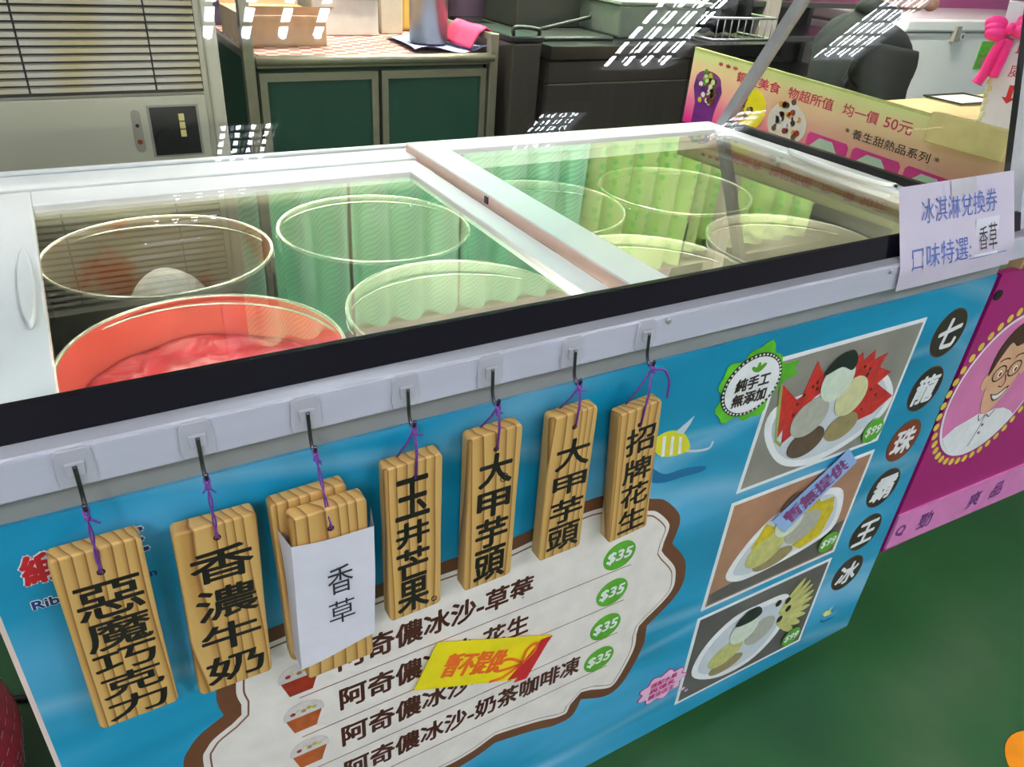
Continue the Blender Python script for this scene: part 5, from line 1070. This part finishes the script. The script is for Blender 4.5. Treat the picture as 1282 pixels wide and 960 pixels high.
TJ = [((-0.04, 0, 0.53), (0.145, 0.125)), ((0.0, 0.09, 0.515), 0.10), ((0.38, 0.13, 0.50), 0.078), ((0.40, 0.13, 0.12), 0.06), ((0.0, -0.09, 0.515), 0.10), ((0.38, -0.13, 0.50), 0.078), ((0.40, -0.13, 0.12), 0.06)]
skin_mesh('trousers', TJ, [(0, 1), (1, 2), (2, 3), (0, 4), (4, 5), (5, 6)], 'trousers', body)
for s in (-1, 1):
    sh = MB(); sh.ball((0.47, s * 0.13, 0.035), (0.13, 0.048, 0.035), 'black', 16, 8); sh.build('shoe', body)
st = thing('stool', 'round dark stool under the person in the black jacket', 'stool', (2.52, 1.27, 0))
b = MB(); b.lathe([(0, 0.345), (0.16, 0.345), (0.17, 0.355), (0.17, 0.37), (0.16, 0.385), (0, 0.385)], (0, 0, 0), 'black', 32); b.build('seat', st)
for k in range(4):
    a = PI / 4 + k * PI / 2; b = MB(); b.tube([(0.12 * math.cos(a), 0.12 * math.sin(a), 0.345), (0.16 * math.cos(a), 0.16 * math.sin(a), 0)], 0.012, 'darksteel', 8); b.build('leg', st)

# ------------------------------------------------------------------ on the floor
rb = thing('woven_basket', 'red woven plastic basket on the floor at the left end of the freezer', 'basket', (-0.31, 0.40, 0))
b = MB(); b.lathe([(0, 0.0), (0.155, 0.0), (0.185, 0.08), (0.2, 0.16), (0.19, 0.23), (0.15, 0.275), (0.06, 0.295), (0, 0.298)], (0, 0, 0), 'redbag', 64); b.build('basket_body', rb)
b = MB()
for j in range(9):
    z = 0.03 + 0.026 * j; r = 0.158 + 0.03 * min(1, z / 0.08) + (0.012 if z > 0.1 else 0) - (0.02 if z > 0.2 else 0)
    r = 0.155 + 0.03 * z / 0.08 if z < 0.08 else (0.185 + 0.015 * (z - 0.08) / 0.08 if z < 0.16 else 0.2 - 0.01 * (z - 0.16) / 0.07)
    for k in range(60):
        a = 2 * PI * (k + 0.5 * (j % 2)) / 60; c = Vector((math.cos(a), math.sin(a), 0)); t = Vector((-math.sin(a), math.cos(a), 0.25)).normalized()
        p = c * (r + 0.0012) + Vector((0, 0, z)); q = t * 0.0055; w = Vector((0, 0, 0.0011))
        b.add([p - q - w, p + q - w, p + q + w, p - q + w], [(0, 1, 2, 3)], 'd_speech')
wv = b.build('woven_dashes', rb); tag(wv, kind='stuff')
b = MB(); b.tube(smooth_path([(-0.6, 0.62, 0.006), (-0.4, 0.6, 0.006), (-0.2, 0.61, 0.006), (-0.08, 0.56, 0.006), (0.0, 0.5, 0.006), (0.035, 0.45, 0.006)], 8), 0.006, 'black', 8)
tag(b.build('power_cable'), 'black power cable running under the left end of the freezer', 'cable')
b = MB(); b.prism(ell(1.44, -0.388, 0.085, 0.085, 36), 'z', 0.0, 0.0015, 'orange'); tag(b.build('floor_marker'), 'round orange marker stuck on the green floor in the bottom right corner', 'marker')
